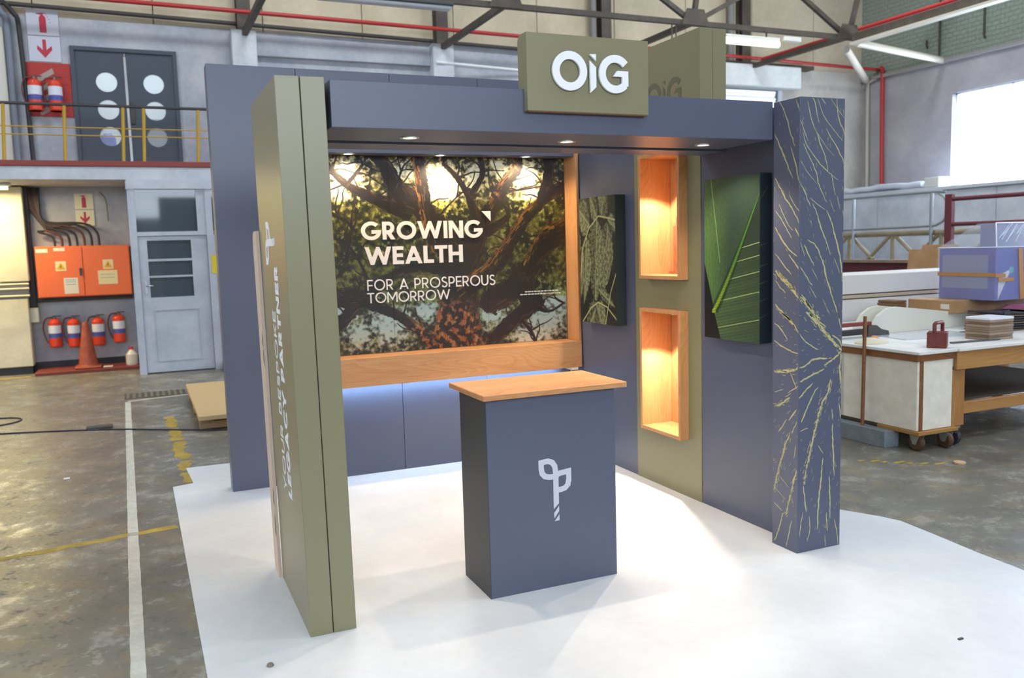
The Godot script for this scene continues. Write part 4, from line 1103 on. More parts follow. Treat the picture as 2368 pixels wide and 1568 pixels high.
func left_side() -> void:
	var paint := mottled("pale_partition", rgb(166, 170, 180), rgb(182, 186, 194), .5, .5, 91)
	var white_slab := mottled("slab_paint", rgb(172, 176, 184), rgb(190, 192, 198), .65, .4, 92)
	# walkway slab with its red edge and railing
	var mz := thing("walkway", "white concrete walkway slab with a dark red edge along the left of the back wall", "walkway", Vector3(-3.2, 2.9, -8.5))
	part(mz, "slab", B(-9.1, 2.9, -9.195, 1.75, 3.08, -7.76), white_slab)
	part(mz, "red_edge", B(-9.1, 3.085, -9.19, 1.75, 3.165, -7.74, .006), mat("edge_red", rgb(126, 52, 46), .6))
	var rl := thing("walkway_railing", "railing of the upper walkway with a dark top rail, yellow posts and yellow wires", "railing", Vector3(-3.2, 3.17, -7.8))
	var yellow := mat("rail_yellow", rgb(176, 138, 36), .55)
	part(rl, "top_rail", Mb.new().tube([Vector3(-9, 3.945, -7.8), Vector3(1.74, 3.96, -7.8)], .022, 8), mat("rail_dark", rgb(58, 54, 58), .5))
	for y in [3.63, 3.52]: part(rl, "wire", Mb.new().tube([Vector3(-9, y, -7.8), Vector3(1.74, y + .01, -7.8)], .009, 6), yellow)
	for x in [-3.24, -2.48, -1.7, -.94, -.175, .105, .86, 1.62]: part(rl, "post", Mb.new().tube([Vector3(x - .02, 3.166, -7.8), Vector3(x + .02, 3.94, -7.8)], .024, 8), yellow)
	# upper double door with round windows, and the lit room behind it
	upper_door()
	# lower partition with the grey door
	var st := Mb.new()
	st.box(Vector3(-.19, 0, -7.8), Vector3(-.09, 2.86, -7.7)); st.box(Vector3(.885, 0, -7.8), Vector3(.98, 2.86, -7.7)); st.box(Vector3(-.2, 2.76, -7.82), Vector3(1.7, 2.87, -7.68))
	st.box(Vector3(-.09, 2.07, -7.8), Vector3(.885, 2.13, -7.71)); st.box(Vector3(.98, 0, -7.8), Vector3(1.7, 2.07, -7.74)); st.box(Vector3(-.19, 0, -9.19), Vector3(-.14, 2.86, -7.81)); st.box(Vector3(-.19, 2.87, -7.81), Vector3(1.7, 2.895, -7.7))
	st.box(Vector3(.76, 2.13, -7.79), Vector3(.885, 2.76, -7.72))
	var lf := struct("door_2", st, paint)
	var leaf := Mb.new()
	var z0 := -7.775; var z1 := -7.735
	leaf.box(Vector3(-.085, .02, z0), Vector3(.88, 1.15, z1)); leaf.box(Vector3(-.085, 1.15, z0), Vector3(.035, 2.06, z1)); leaf.box(Vector3(.65, 1.15, z0), Vector3(.88, 2.06, z1))
	leaf.box(Vector3(.035, 2.0, z0), Vector3(.65, 2.06, z1)); leaf.box(Vector3(.035, 1.69, z0), Vector3(.65, 1.725, z1 - .004)); leaf.box(Vector3(.035, 1.447, z0), Vector3(.65, 1.475, z1 - .004))
	part(lf, "door_leaf", leaf, paint)
	var glass := mat("dark_glass", rgb(72, 80, 86), .05)
	for y in [[1.15, 1.447], [1.475, 1.69], [1.725, 2.0]]: part(lf, "pane", B(.036, y[0], -7.762, .649, y[1], -7.757), glass)
	part(lf, "pane", B(-.089, 2.131, -7.762, .759, 2.759, -7.757), glass); part(lf, "pane", B(.981, 2.131, -7.762, 1.6, 2.759, -7.757), glass)
	for r in [[.08, .95, .72, .97], [.08, .18, .72, .2], [.08, .2, .1, .95], [.7, .2, .72, .95]]: part(lf, "moulding", B(r[0], r[1], z1, r[2], r[3], z1 + .01), paint)
	part(lf, "handle_plate", B(-.035, 1.2, z1, .0, 1.4, z1 + .012, .003), mat("chrome", rgb(190, 194, 200), .25, .9)); part(lf, "door_handle", Mb.new().tube([Vector3(-.018, 1.33, z1 + .01), Vector3(-.018, 1.33, z1 + .05), Vector3(.08, 1.33, z1 + .05)], .01, 8), mat("chrome", Color.WHITE))
	solo("notice", B(.925, 1.48, -7.698, 1.02, 1.76, -7.693), mat("notice_yellow", rgb(206, 186, 42), .5), "yellow notice on the partition right of the grey door", "notice")
	# orange switch cabinet
	var cb := thing("switch_cabinet", "orange electrical switch cabinet with two doors, warning stickers and notices", "cabinet", Vector3(-.88, 1.17, -9.05))
	var orange := mat("cabinet_orange", rgb(226, 104, 46), .45)
	part(cb, "body", B(-1.56, 1.17, -9.19, -.22, 1.965, -8.96, .006), orange)
	var d1 := part(cb, "door", B(-1.55, 1.18, -8.957, -.905, 1.955, -8.935, .005), orange); var d2 := part(cb, "door", B(-.895, 1.18, -8.957, -.23, 1.955, -8.935, .005), orange)
	part(d1, "lock_handle", B(-.96, 1.5, -8.935, -.925, 1.62, -8.915, .006), mat("lever_dark", Color.WHITE))
	var paper := mat("paper", rgb(216, 208, 196), .7)
	var zz := -8.934
	for q in [[d1, -1.29, 1.58, .15], [d2, -.62, 1.59, .15]]:
		part(q[0], "warning_sticker", B(q[1], q[2], zz, q[1] + q[3], q[2] + .15, zz + .002), mat("paper_cream", rgb(222, 206, 160), .7))
		var tri_m := Mb.new()
		tri_m.prism(PackedVector2Array(L2([q[1] + .015, q[2] + .025, q[1] + .135, q[2] + .025, q[1] + .075, q[2] + .13])), zz + .002, zz + .003)
		part(q[0], "warning_triangle", tri_m, mat("warning_yellow", rgb(214, 158, 22), .6))
		part(q[0], "warning_bolt", Mb.new().prism(PackedVector2Array(L2([q[1] + .07, q[2] + .1, q[1] + .085, q[2] + .07, q[1] + .075, q[2] + .068, q[1] + .082, q[2] + .035, q[1] + .06, q[2] + .072, q[1] + .072, q[2] + .074])), zz + .003, zz + .0036), mat("lever_dark", Color.WHITE))
	part(d1, "notice", B(-1.19, 1.22, zz, -.99, 1.47, zz + .002), paper); part(d2, "notice", B(-.7, 1.35, zz, -.42, 1.57, zz + .002), mat("paper_cream", Color.WHITE))
	part(d1, "name_strip", B(-1.545, 1.87, zz, -1.38, 1.93, zz + .002), paper); part(d1, "name_strip", B(-1.3, 1.89, zz, -1.14, 1.94, zz + .002), paper)
	for y in [1.4, 1.43, 1.36]: part(d1, "print_line", B(-1.165, y, zz + .0022, -1.02, y + .012, zz + .0026), mat("print_grey", rgb(150, 160, 172), .7))
	for y in [1.5, 1.45]: part(d2, "print_line", B(-.67, y, zz + .0022, -.46, y + .01, zz + .0026), mat("print_grey", Color.WHITE))
	# cables from the trunking down into the cabinet
	var blk := mat("cable_black", rgb(40, 38, 40), .5); var brn := mat("cable_brown", rgb(84, 46, 40), .5)
	for k in 7:
		var xi := -1.28 + k * .105
		var up := .02 * k
		solo("power_cable", Mb.new().tube(smooth([Vector3(-1.62 + k * .028, 2.88, -9.12), Vector3(-1.58 + k * .02, 2.55 + up, -9.1), Vector3(-1.4, 2.24 + up, -9.09), Vector3(xi - .22, 2.2 + up, -9.08), Vector3(xi - .03, 2.12 + up * .6, -9.07), Vector3(xi, 1.968, -9.07)], 6), .018, 7), brn if k % 3 == 1 else blk, (["leftmost, shortest", "second from left", "third from left", "middle", "third from right", "second from right", "rightmost, longest"][k] + " of seven dark power cables looping into the orange cabinet top"), "cable", "power cables above the orange cabinet")
	solo("cable_trunking", B(-1.7, .85, -9.19, -1.6, 2.9, -9.06, .01), mat("trunking_dark", rgb(62, 60, 62), .6), "dark vertical cable trunking between the white locker and the orange cabinet", "trunking")
	solo("cable_rack", Mb.new().box(Vector3(-1.6, 1.1, -9.18), Vector3(-.23, 1.14, -9.1), .005), mat("trunking_dark", Color.WHITE), "dark horizontal rail under the orange cabinet", "rail")
	solo("meter_box", B(-1.71, .79, -9.058, -1.58, 1.02, -9.0, .012), mat("meter_white", rgb(206, 202, 184), .5), "small white box on the trunking left of the fire extinguishers", "box")
	solo("loose_wire", Mb.new().tube(smooth([Vector3(-.6, 2.82, -9.17), Vector3(-.52, 2.72, -9.17), Vector3(-.5, 2.55, -9.16), Vector3(-.5, 2.35, -9.17)], 5), .009, 6), mat("wire_olive", rgb(116, 112, 72), .6), "thin loose wire hanging right of the lower extinguisher sign", "cable")
	safety_sign("extinguisher_sign", "lower red and cream extinguisher and arrow sign above the orange cabinet", -.83, 2.28, .27, .52, -9.19, Color8(214, 204, 172))
	safety_sign("extinguisher_sign", "upper red and white extinguisher and arrow sign left of the double door", -1.2, 4.81, .44, .79, -9.19, Color8(186, 186, 198))
	# red board with pale diagonal stripes and two extinguishers on it
	var rb := thing("red_board", "red wall board with pale diagonal stripes beside the upper double door", "board", Vector3(-1.17, 3.98, -9.19))
	part(rb, "panel", B(-1.48, 3.98, -9.196, -.87, 4.8, -9.18, .003), mat("board_red", rgb(164, 40, 34), .6))
	for k in 4:
		var b := 4.66 - k * .17
		part(rb, "stripe", Mb.new().prism(PackedVector2Array([Vector2(-1.34, b - .08), Vector2(-1.12, b + .06), Vector2(-1.1, b - .02), Vector2(-1.32, b - .16)]), -9.179, -9.176), mat("stripe_pale", rgb(158, 142, 136), .6))
	extinguisher(Vector3(-1.376, 4.05, -9.08), .56, "red fire extinguisher on the striped red board, left one of the two", "upper extinguishers")
	extinguisher(Vector3(-1.096, 4.05, -9.08), .56, "red fire extinguisher on the striped red board, right one nearer the double door", "upper extinguishers")
	var names := ["leftmost of the four on the wall below the orange cabinet", "second from left below the orange cabinet, partly behind the traffic cone", "third from left below the orange cabinet, just right of the traffic cone", "rightmost of the four below the orange cabinet, beside the grey door"]
	for k in 4: extinguisher(Vector3([-1.385, -1.118, -.765, -.46][k], [.385, .37, .37, .4][k], -9.09), .52, "red fire extinguisher, " + names[k], "lower extinguishers")
	# cone, jug, kerb
	var cn := thing("traffic_cone", "faded orange traffic cone standing below the orange cabinet", "traffic cone", Vector3(-.93, 0, -8.75))
	var co := mottled("cone_orange", rgb(140, 62, 42), rgb(168, 80, 54), .6, 3.0, 93)
	part(cn, "cone_body", Mb.new().lathe([Vector2(.15, .04), Vector2(.14, .06), Vector2(.045, .7), Vector2(.04, .72), Vector2(0, .72)], 20, Transform3D(Basis.IDENTITY, Vector3(-.93, .05, -8.75))), co)
	part(cn, "cone_base", B(-1.12, .05, -8.94, -.74, .09, -8.56, .015), co)
	var jg := thing("plastic_jug", "clear white plastic jug with a red cap on the floor left of the grey door", "jug", Vector3(-.3, .05, -8.75))
	part(jg, "jug_body", Mb.new().lathe([Vector2(0, 0), Vector2(.085, 0), Vector2(.09, .02), Vector2(.09, .17), Vector2(.03, .24), Vector2(.03, .255), Vector2(0, .255)], 16, Transform3D(Basis.IDENTITY, Vector3(-.3, .05, -8.75))), mat("jug_white", rgb(206, 196, 186), .35))
	part(jg, "cap", Mb.new().lathe([Vector2(.034, .25), Vector2(.034, .29), Vector2(0, .29)], 12, Transform3D(Basis.IDENTITY, Vector3(-.3, .05, -8.75))), mat("cap_red", rgb(196, 44, 34), .4))
	solo("red_plinth", B(-1.66, 0, -9.18, -.2, .05, -8.52, .006), mat("plinth_red", rgb(128, 50, 40), .6), "low red painted plinth on the floor under the extinguishers", "plinth")
	solo("red_plinth", B(.99, 0, -7.68, 1.7, .12, -7.2, .006), mat("plinth_red", Color.WHITE), "red painted step at the foot of the partition right of the grey door", "plinth")
	solo("paper_scrap", B(-.72, .05, -8.7, -.58, .07, -8.62, .005), paper, "small white scrap lying on the red plinth by the cone", "scrap")
	# white locker at the far left, its lamp above
	var lk := thing("locker", "tall cream-white locker with pale rails at the far left under the walkway", "locker", Vector3(-2.4, 0, -8.95))
	var cream := mottled("locker_cream", rgb(196, 188, 164), rgb(214, 207, 184), .45, .6, 94)
	part(lk, "upper_panel", B(-3.1, 1.44, -9.15, -1.66, 2.88, -8.9, .012), cream); part(lk, "lower_panel", B(-3.1, .12, -9.15, -1.7, 1.18, -8.9, .012), cream)
	part(lk, "middle_panel", B(-3.1, 1.185, -9.15, -1.68, 1.435, -8.93, .008), mat("locker_grey", rgb(132, 128, 120), .5))
	for y in [1.4, 1.33, 1.22]: part(lk, "rail", Mb.new().tube([Vector3(-3.1, y, -8.9), Vector3(-1.67, y, -8.9)], .016, 8), mat("rail_pale", rgb(196, 190, 170), .4))
	part(lk, "plinth", B(-3.1, 0, -9.13, -1.72, .115, -8.92), mat("black_skirting", Color.WHITE))
	var tl := thing("tube_light", "lit fluorescent tube light under the walkway at the far left", "light fitting", Vector3(-2.3, 2.82, -8.4))
	part(tl, "housing", B(-2.9, 2.85, -8.44, -1.74, 2.895, -8.36, .006), mat("lamp_housing", Color.WHITE))
	part(tl, "tube", Mb.new().tube([Vector3(-2.86, 2.822, -8.4), Vector3(-1.78, 2.822, -8.4)], .024, 10), glow("tube_glow", Color(1.0, .93, .7), 4.5))
	area(tl, Vector3(-2.32, 2.79, -8.4), Vector3(-90, 0, 0), Vector2(1.1, .06), Color(1.0, .9, .62), TUBE)
	for k in 2:
		var x: float = [-5.2, -7.6][k]
		var t2 := thing("tube_light", ["second", "third"][k] + " lit fluorescent tube under the walkway, further left outside the picture", "light fitting", Vector3(x, 2.82, -8.4))
		part(t2, "housing", B(x - .6, 2.85, -8.44, x + .6, 2.895, -8.36, .006), mat("lamp_housing", Color.WHITE))
		part(t2, "tube", Mb.new().tube([Vector3(x - .55, 2.822, -8.4), Vector3(x + .55, 2.822, -8.4)], .024, 10), glow("tube_glow", Color(1.0, .93, .7), 4.5))
		area(t2, Vector3(x, 2.79, -8.4), Vector3(-90, 0, 0), Vector2(1.1, .06), Color(1.0, .9, .62), TUBE)
	# pipes on the upper wall at the far left
	solo("wall_pipe", Mb.new().tube(smooth([Vector3(-1.9, 5.75, -9.1), Vector3(-1.74, 5.5, -9.12), Vector3(-1.68, 5.2, -9.13), Vector3(-1.69, 3.17, -9.13)], 5), .05, 10), mat("pipe_bluegrey", rgb(112, 118, 130), .5), "blue-grey pipe bending down the upper wall at the far left", "pipe")
	solo("wall_pipe", Mb.new().tube(smooth([Vector3(-1.8, 5.75, -9.1), Vector3(-1.58, 5.5, -9.12), Vector3(-1.52, 5.2, -9.13), Vector3(-1.48, 3.17, -9.13)], 5), .035, 10), mat("cable_black", Color.WHITE), "black pipe bending down the upper wall beside the red board", "pipe")
	solo("wall_pier", B(-2.4, 3.17, -9.195, -1.74, 5.3, -9.15, .01), mat("pier_cream", rgb(204, 200, 190), .7), "cream wall pier on the upper wall at the far left edge", "pier")
	# pallet with a sheet of board on it
	var pa := thing("pallet", "wooden pallet on the floor just left of the back wall", "pallet", Vector3(1.1, 0, -3.9))
	var pw := wood("pallet_wood", 73, Color(.62, .5, .34), Color(.46, .35, .22), false)
	for k in 3: part(pa, "bearer", B(.345, .012, -3.0 - k * .95, 1.75, .09, -2.86 - k * .95, .004), pw)
	for k in 5: part(pa, "deck_board", B(.345 + k * .3, .091, -4.95, .48 + k * .3, .112, -2.82, .003), pw)
	solo("board_sheet", B(.335, .113, -5.2, 1.8, .16, -2.78, .004), mat("sheet_tan", rgb(192, 162, 116), .6), "tan sheet of board lying on the pallet", "board")
	# painted lines, drain and cable on the floor
	var wl := mottled("line_white", rgb(176, 172, 158), rgb(200, 196, 184), .7, 1.5, 95)
	var yl := mottled("line_yellow", rgb(150, 126, 52), rgb(176, 148, 56), .7, 1.5, 96, 1.6)
	var strip := func(a: Vector2, b: Vector2, w: float, sd: int, rough: float) -> Mb:
		var m := Mb.new(); var rng := RandomNumberGenerator.new(); rng.seed = sd
		var n := int((b - a).length() / .07)
		var t := (b - a) / n; var s := Vector2(-t.y, t.x).normalized() * w * .5
		var l0 := s; var r0 := -s
		for i in n:
			var l1 := s * (1.0 + rng.randf_range(-rough, rough)); var r1 := -s * (1.0 + rng.randf_range(-rough, rough))
			if rough < .3 or rng.randf() > .12:
				var p := a + t * i; var q := p + t
				m.prism(PackedVector2Array([p + r0, q + r1, q + l1, p + l0]), 0, .0012, Transform3D(Basis(Vector3(1, 0, 0), Vector3(0, 0, 1), Vector3(0, 1, 0)), Vector3.ZERO))
			l0 = l1; r0 = r1
		return m
	solo("floor_line", strip.call(Vector2(-.34, -5.18), Vector2(-.218, 3.6), .062, 1, .05), wl, "long white painted line on the floor left of the stand", "floor marking")
	solo("floor_line", strip.call(Vector2(-.34, -5.22), Vector2(.62, -5.45), .05, 2, .25), wl, "short white painted line on the floor running from the drain towards the pallet", "floor marking")
	solo("floor_line", strip.call(Vector2(-1.9, .62), Vector2(.0, .3), .07, 3, .35), yl, "yellow painted line on the floor crossing the white line", "floor marking")
	solo("floor_line", strip.call(Vector2(.09, -3.85), Vector2(.15, -.8), .1, 4, .6), yl, "worn broken yellow line on the floor between the white line and the pallet", "floor marking")
	solo("floor_line", strip.call(Vector2(-3.2, -8.45), Vector2(-1.72, -8.58), .09, 5, .1), yl, "yellow painted line on the floor at the foot of the white locker", "floor marking")
	var dr := thing("drain_grate", "dark drain grate in the floor beyond the white line", "drain", Vector3(.05, 0, -5.6))
	part(dr, "frame", B(-.38, 0, -5.86, .5, .004, -5.4), mat("drain_dark", rgb(66, 62, 56), .7))
	for k in 12: part(dr, "bar", B(-.36 + k * .07, .004, -5.84, -.325 + k * .07, .007, -5.42), mat("drain_bar", rgb(104, 98, 86), .6))
	solo("floor_cable", Mb.new().tube(smooth([Vector3(-2.6, .008, -4.0), Vector3(-1.5, .008, -3.78), Vector3(-.55, .008, -3.44), Vector3(0.0, .008, -3.1), Vector3(.62, .008, -2.72), Vector3(1.2, .008, -2.4)], 8), .008, 6), blk, "black cable lying across the floor in front of the pallet", "cable")
	solo("floor_cable", Mb.new().tube(smooth([Vector3(-2.3, .008, -4.9), Vector3(-1.55, .008, -4.75), Vector3(-1.42, .008, -4.5), Vector3(-1.65, .008, -4.3), Vector3(-2.3, .008, -4.35)], 8), .008, 6), blk, "loop of black cable on the floor at the far left", "cable")
	solo("cable_joint", B(-.72, .001, -3.62, -.47, .03, -3.5, .01), mat("drain_dark", Color.WHITE), "small dark cable joint lying on the floor by the black cable", "cable joint")
	solo("debris", Mb.new().lathe([Vector2(0, 0), Vector2(.016, .002), Vector2(.012, .012), Vector2(0, .016)], 7, Transform3D(Basis.IDENTITY, Vector3(.282, .003, 2.554))), mat("stone", rgb(120, 112, 100), .8), "small grey stone on the white vinyl near the lower left", "stone")
	solo("debris", B(-.78, .001, -1.46, -.735, .006, -1.41), paper, "small white scrap on the bare floor left of the stand", "scrap")
	solo("debris", B(3.03, .0031, 3.68, 3.055, .009, 3.69), mat("lever_dark", Color.WHITE), "small dark chip on the white vinyl near the lower right", "chip")

const TUBE := 8.0

func upper_door() -> void:
	var dk := mat("door_slate", rgb(58, 66, 78), .5)
	var fm := Mb.new()
	fm.box(Vector3(-.86, 3.165, -9.26), Vector3(-.8, 5.08, -9.16)); fm.box(Vector3(.64, 3.165, -9.26), Vector3(.7, 5.08, -9.16)); fm.box(Vector3(-.8, 5.02, -9.26), Vector3(.64, 5.08, -9.16))
	var d := struct("door_1", fm, dk)
	var cy := [4.55, 4.12, 3.7]
	for k in 2:
		var x0: float = [-.797, -.077][k]; var x1: float = [-.083, .637][k]
		var cx: float = [-.365, .33][k]
		var m := Mb.new()
		var ys := [3.17, 3.91, 4.335, 5.015]
		for i in 3:
			var lo: float = ys[i]; var hi: float = ys[i + 1]
			var c := Vector2(cx, cy[2 - i]); var r := .155
			for j in 32:
				var a0 := TAU * j / 32; var a1 := TAU * (j + 1) / 32
				var pin := [c + Vector2(cos(a0), sin(a0)) * r, c + Vector2(cos(a1), sin(a1)) * r]
				var pout := []
				for a in [a0, a1]:
					var v := Vector2(cos(a), sin(a))
					var tx := ((x1 - c.x) if v.x > 0 else (x0 - c.x)) / v.x if absf(v.x) > 1e-5 else 1e9
					var ty := ((hi - c.y) if v.y > 0 else (lo - c.y)) / v.y if absf(v.y) > 1e-5 else 1e9
					pout.append(c + v * minf(tx, ty))
				for zf in [-9.19, -9.235]:
					var q := [Vector3(pin[0].x, pin[0].y, zf), Vector3(pout[0].x, pout[0].y, zf), Vector3(pout[1].x, pout[1].y, zf), Vector3(pin[1].x, pin[1].y, zf)]
					m.out(q, Vector3(c.x, c.y, -9.21))
				m.quad(Vector3(pin[0].x, pin[0].y, -9.19), Vector3(pin[0].x, pin[0].y, -9.235), Vector3(pin[1].x, pin[1].y, -9.235), Vector3(pin[1].x, pin[1].y, -9.19))
			# corners of the cell that the fan of wedges leaves out
			for cx2 in [x0, x1]:
				for cy2 in [lo, hi]:
					var v := Vector2(cx2, cy2) - c
					var a := fposmod(v.angle(), TAU)
					var j := int(a / TAU * 32)
					var ps := []
					for a2 in [TAU * j / 32, TAU * (j + 1) / 32]:
						var w := Vector2(cos(a2), sin(a2))
						var tx := ((x1 - c.x) if w.x > 0 else (x0 - c.x)) / w.x if absf(w.x) > 1e-5 else 1e9
						var ty := ((hi - c.y) if w.y > 0 else (lo - c.y)) / w.y if absf(w.y) > 1e-5 else 1e9
						ps.append(c + w * minf(tx, ty))
					for zf in [-9.19, -9.235]: m.out([Vector3(ps[0].x, ps[0].y, zf), Vector3(cx2, cy2, zf), Vector3(ps[1].x, ps[1].y, zf)], Vector3(c.x, c.y, -9.21))
		var lf := part(d, "door_leaf", m, dk)
		var gm := mat("porthole_glass", Color(.92, .96, 1.0, .15), .04)
		gm.transparency = BaseMaterial3D.TRANSPARENCY_ALPHA
		for i in 3:
			part(lf, "porthole_pane", Mb.new().lathe([Vector2(0, .002), Vector2(.154, .002), Vector2(.154, -.002), Vector2(0, -.002)], 28, Transform3D(Basis(Vector3.RIGHT, PI / 2), Vector3(cx, cy[i], -9.212))), gm)
	part(d, "meeting_strip", B(-.1, 3.17, -9.188, -.06, 4.95, -9.178, .003), mat("strip_steel", rgb(168, 166, 166), .35, .6))
	part(d, "panic_bar", B(-.055, 3.9, -9.188, .02, 4.25, -9.17, .004), mat("lever_dark", Color.WHITE))
	# the room behind the portholes
	var rm := Mb.new()
	rm.box(Vector3(-2.0, 3.1, -12.1), Vector3(2.0, 3.16, -9.46)); rm.box(Vector3(-2.0, 5.9, -12.1), Vector3(2.0, 5.96, -9.46)); rm.box(Vector3(-2.06, 3.1, -12.1), Vector3(-2.0, 5.96, -9.46)); rm.box(Vector3(2.0, 3.1, -12.1), Vector3(2.06, 5.96, -9.46)); rm.box(Vector3(-2.06, 3.1, -12.16), Vector3(2.06, 5.96, -12.1))
	struct("wall_room", rm, mat("room_white", rgb(206, 210, 212), .8))
	var cl := struct("window_30", B(-1.2, 5.86, -11.6, 1.2, 5.89, -10.2), glow("room_panel_light", Color(.9, .97, 1), 2.0))
	area(cl, Vector3(0, 5.82, -10.9), Vector3(-90, 0, 0), Vector2(2.4, 1.4), Color(.92, .97, 1), 4.5)
	solo("storage_rack", B(-1.95, 3.165, -11.9, -.72, 4.75, -11.2, .01), mat("rack_tan", rgb(196, 150, 92), .7), "tan storage unit seen through the left-hand round door windows", "storage unit")
	solo("blue_drum", Mb.new().lathe([Vector2(0, 0), Vector2(.13, 0), Vector2(.13, .72), Vector2(.06, .8), Vector2(0, .8)], 16, Transform3D(Basis.IDENTITY, Vector3(-.44, 3.165, -10.9))), mat("drum_blue", rgb(40, 62, 178), .4), "blue container seen through the lowest left-hand round door window", "container")
	solo("room_shelf", B(.2, 3.165, -11.9, 1.5, 4.3, -11.3, .01), mat("shelf_grey", rgb(128, 124, 120), .7), "grey shelf unit seen through the right-hand round door windows", "shelf")

# ---------------------------------------------------------------- right background: bench, packages, gantry
func right_side() -> void:
	var pine := wood("pine_along", 74, Color(.74, .55, .32), Color(.58, .38, .2), false)
	var pine_up := wood("pine_up", 74, Color(.74, .55, .32), Color(.58, .38, .2), true)
	var top_white := mottled("bench_top", rgb(222, 220, 214), rgb(234, 232, 228), .35, 1.0, 101)
	# workbench
	var wb := thing("workbench", "pine workbench with a stained white top at the right edge", "workbench", Vector3(6.9, 0, .6))
	part(wb, "top", B(5.966, .8, -.12, 8.3, .826, 1.3, .003), top_white)
	part(wb, "apron", B(5.975, .645, 1.235, 8.2, .798, 1.275, .004), pine); part(wb, "apron", B(5.975, .645, -.1, 8.2, .798, -.06, .004), pine)
	for p in [[5.98, 1.15], [8.1, 1.15], [5.98, -.055], [8.1, -.055]]: part(wb, "leg", B(p[0], .165, p[1], p[0] + .14, .644, p[1] + .083, .004), pine_up)
	part(wb, "low_rail", B(6.125, .25, 1.16, 8.09, .35, 1.2, .004), pine); part(wb, "low_rail", B(6.125, .3, -.05, 8.09, .39, -.01, .004), pine)
	part(wb, "shelf", B(6.13, .351, .0, 8.08, .37, 1.15), mat("shelf_dark", rgb(74, 60, 46), .8))
	for p in [[6.05, 1.19], [8.17, 1.19], [6.05, -.01], [8.17, -.01]]:
		part(wb, "castor", Mb.new().lathe([Vector2(0, -.02), Vector2(.065, -.02), Vector2(.07, -.012), Vector2(.07, .012), Vector2(.065, .02), Vector2(0, .02)], 16, Transform3D(Basis(Vector3.BACK, PI / 2), Vector3(p[0], .07, p[1]))), mat("castor_dark", rgb(52, 50, 58), .6))
		part(wb, "castor_plate", B(p[0] - .045, .141, p[1] - .03, p[0] + .045, .164, p[1] + .03), mat("zinc", rgb(160, 160, 156), .4, .6))
	# white crate on castors with wood edging
	var cr := thing("trolley_crate", "scuffed white wooden crate on a wheeled board at the left end of the workbench", "crate", Vector3(5.74, 0, .5))
	var wc := mottled("crate_white", rgb(224, 216, 198), rgb(236, 229, 213), .6, 2.2, 102)
	var edge := wood("edge_wood", 75, Color(.56, .36, .2), Color(.4, .25, .14), false)
	part(cr, "long_side", B(5.56, .175, -.6, 5.585, .742, 1.245, .002), wc); part(cr, "end_panel", B(5.625, .175, 1.225, 5.95, .742, 1.25, .002), wc)
	part(cr, "long_side", B(5.93, .175, -.6, 5.955, .742, 1.222, .002), wc)
	part(cr, "corner_strip", B(5.586, .175, 1.225, 5.622, .742, 1.252, .002), edge)
	part(cr, "edge_band", B(5.545, .743, -.6, 5.575, .799, 1.26, .002), edge); part(cr, "edge_band", B(5.576, .743, 1.235, 5.96, .799, 1.262, .002), edge)
	part(cr, "lid", B(5.53, .8, -.12, 5.963, .826, 1.285, .003), top_white)
	part(cr, "joint_strip", B(5.555, .18, .36, 5.5595, .74, .46), mat("strip_pale", rgb(196, 190, 180), .6))
	part(cr, "wheeled_board", B(5.55, .14, .85, 6.0, .172, 1.28, .004), mat("board_ochre", rgb(164, 118, 56), .7)); part(cr, "base_board", B(5.56, .15, -.6, 5.95, .1735, .845), mat("shelf_dark", Color.WHITE))
	for p in [[5.62, 1.2], [5.9, 1.24]]:
		var w := part(cr, "castor_wheel", Mb.new().lathe([Vector2(0, -.024), Vector2(.056, -.024), Vector2(.069, -.015), Vector2(.069, .015), Vector2(.056, .024), Vector2(0, .024)], 24, Transform3D(Basis(Vector3(1, 0, .35).normalized(), 0) * Basis(Vector3.BACK, PI / 2), Vector3(p[0], .0695, p[1]))), mat("wheel_brown", rgb(84, 60, 42), .6))
		for sx in [-.032, .026]: part(w, "fork", Mb.new().prism(PackedVector2Array(L2([-.05, .138, .05, .138, .016, .055, -.016, .055])), 0, .006, Transform3D(Basis(Vector3(0, 0, 1), Vector3(0, 1, 0), Vector3(-1, 0, 0)), Vector3(p[0] + sx + .006, 0, p[1]))), mat("zinc", Color.WHITE))
	part(cr, "brake_pedal", B(6.005, .1, 1.2, 6.06, .15, 1.25, .01), mat("castor_dark", Color.WHITE))
	solo("grey_crate", B(5.46, 0, -.9, 5.62, .142, 1.02, .004), mottled("crate_grey", rgb(112, 120, 126), rgb(134, 141, 146), .7, 1.2, 103), "low grey wooden box on the floor under the white crate", "box")
	var stick := Mb.new()
	stick.tube([Vector3(5.5, .05, .74), Vector3(5.525, 1.08, .73)], .016, 6)
	solo("wooden_stick", stick, edge, "brown wooden stick leaning upright against the white crate", "stick")
	# things on the bench
	var mg := thing("handled_block", "dark red metal block with a square handle standing on the crate corner", "weight", Vector3(5.9, .8265, 1.14))
	var mr := mottled("block_red", rgb(98, 40, 36), rgb(122, 54, 46), .5, 4.0, 104)
	part(mg, "block", Mb.new().box(Vector3(-.075, 0, -.075), Vector3(.075, .13, .075), .006, Transform3D(Basis(Vector3.UP, .62), Vector3(5.9, .8265, 1.14))), mr)
	part(mg, "handle", Mb.new().tube([Vector3(5.84, .955, 1.16), Vector3(5.84, 1.02, 1.16), Vector3(5.86, 1.032, 1.155), Vector3(5.97, 1.03, 1.12), Vector3(5.985, 1.02, 1.115), Vector3(5.985, .955, 1.115)], .016, 8), mr)
	var mdf := mat("mdf_stack", rgb(150, 128, 108), .8)
	var bs := thing("board_stack", "stack of short brown board offcuts with a white top on the bench", "stack", Vector3(6.75, .8265, .95), "board offcuts")
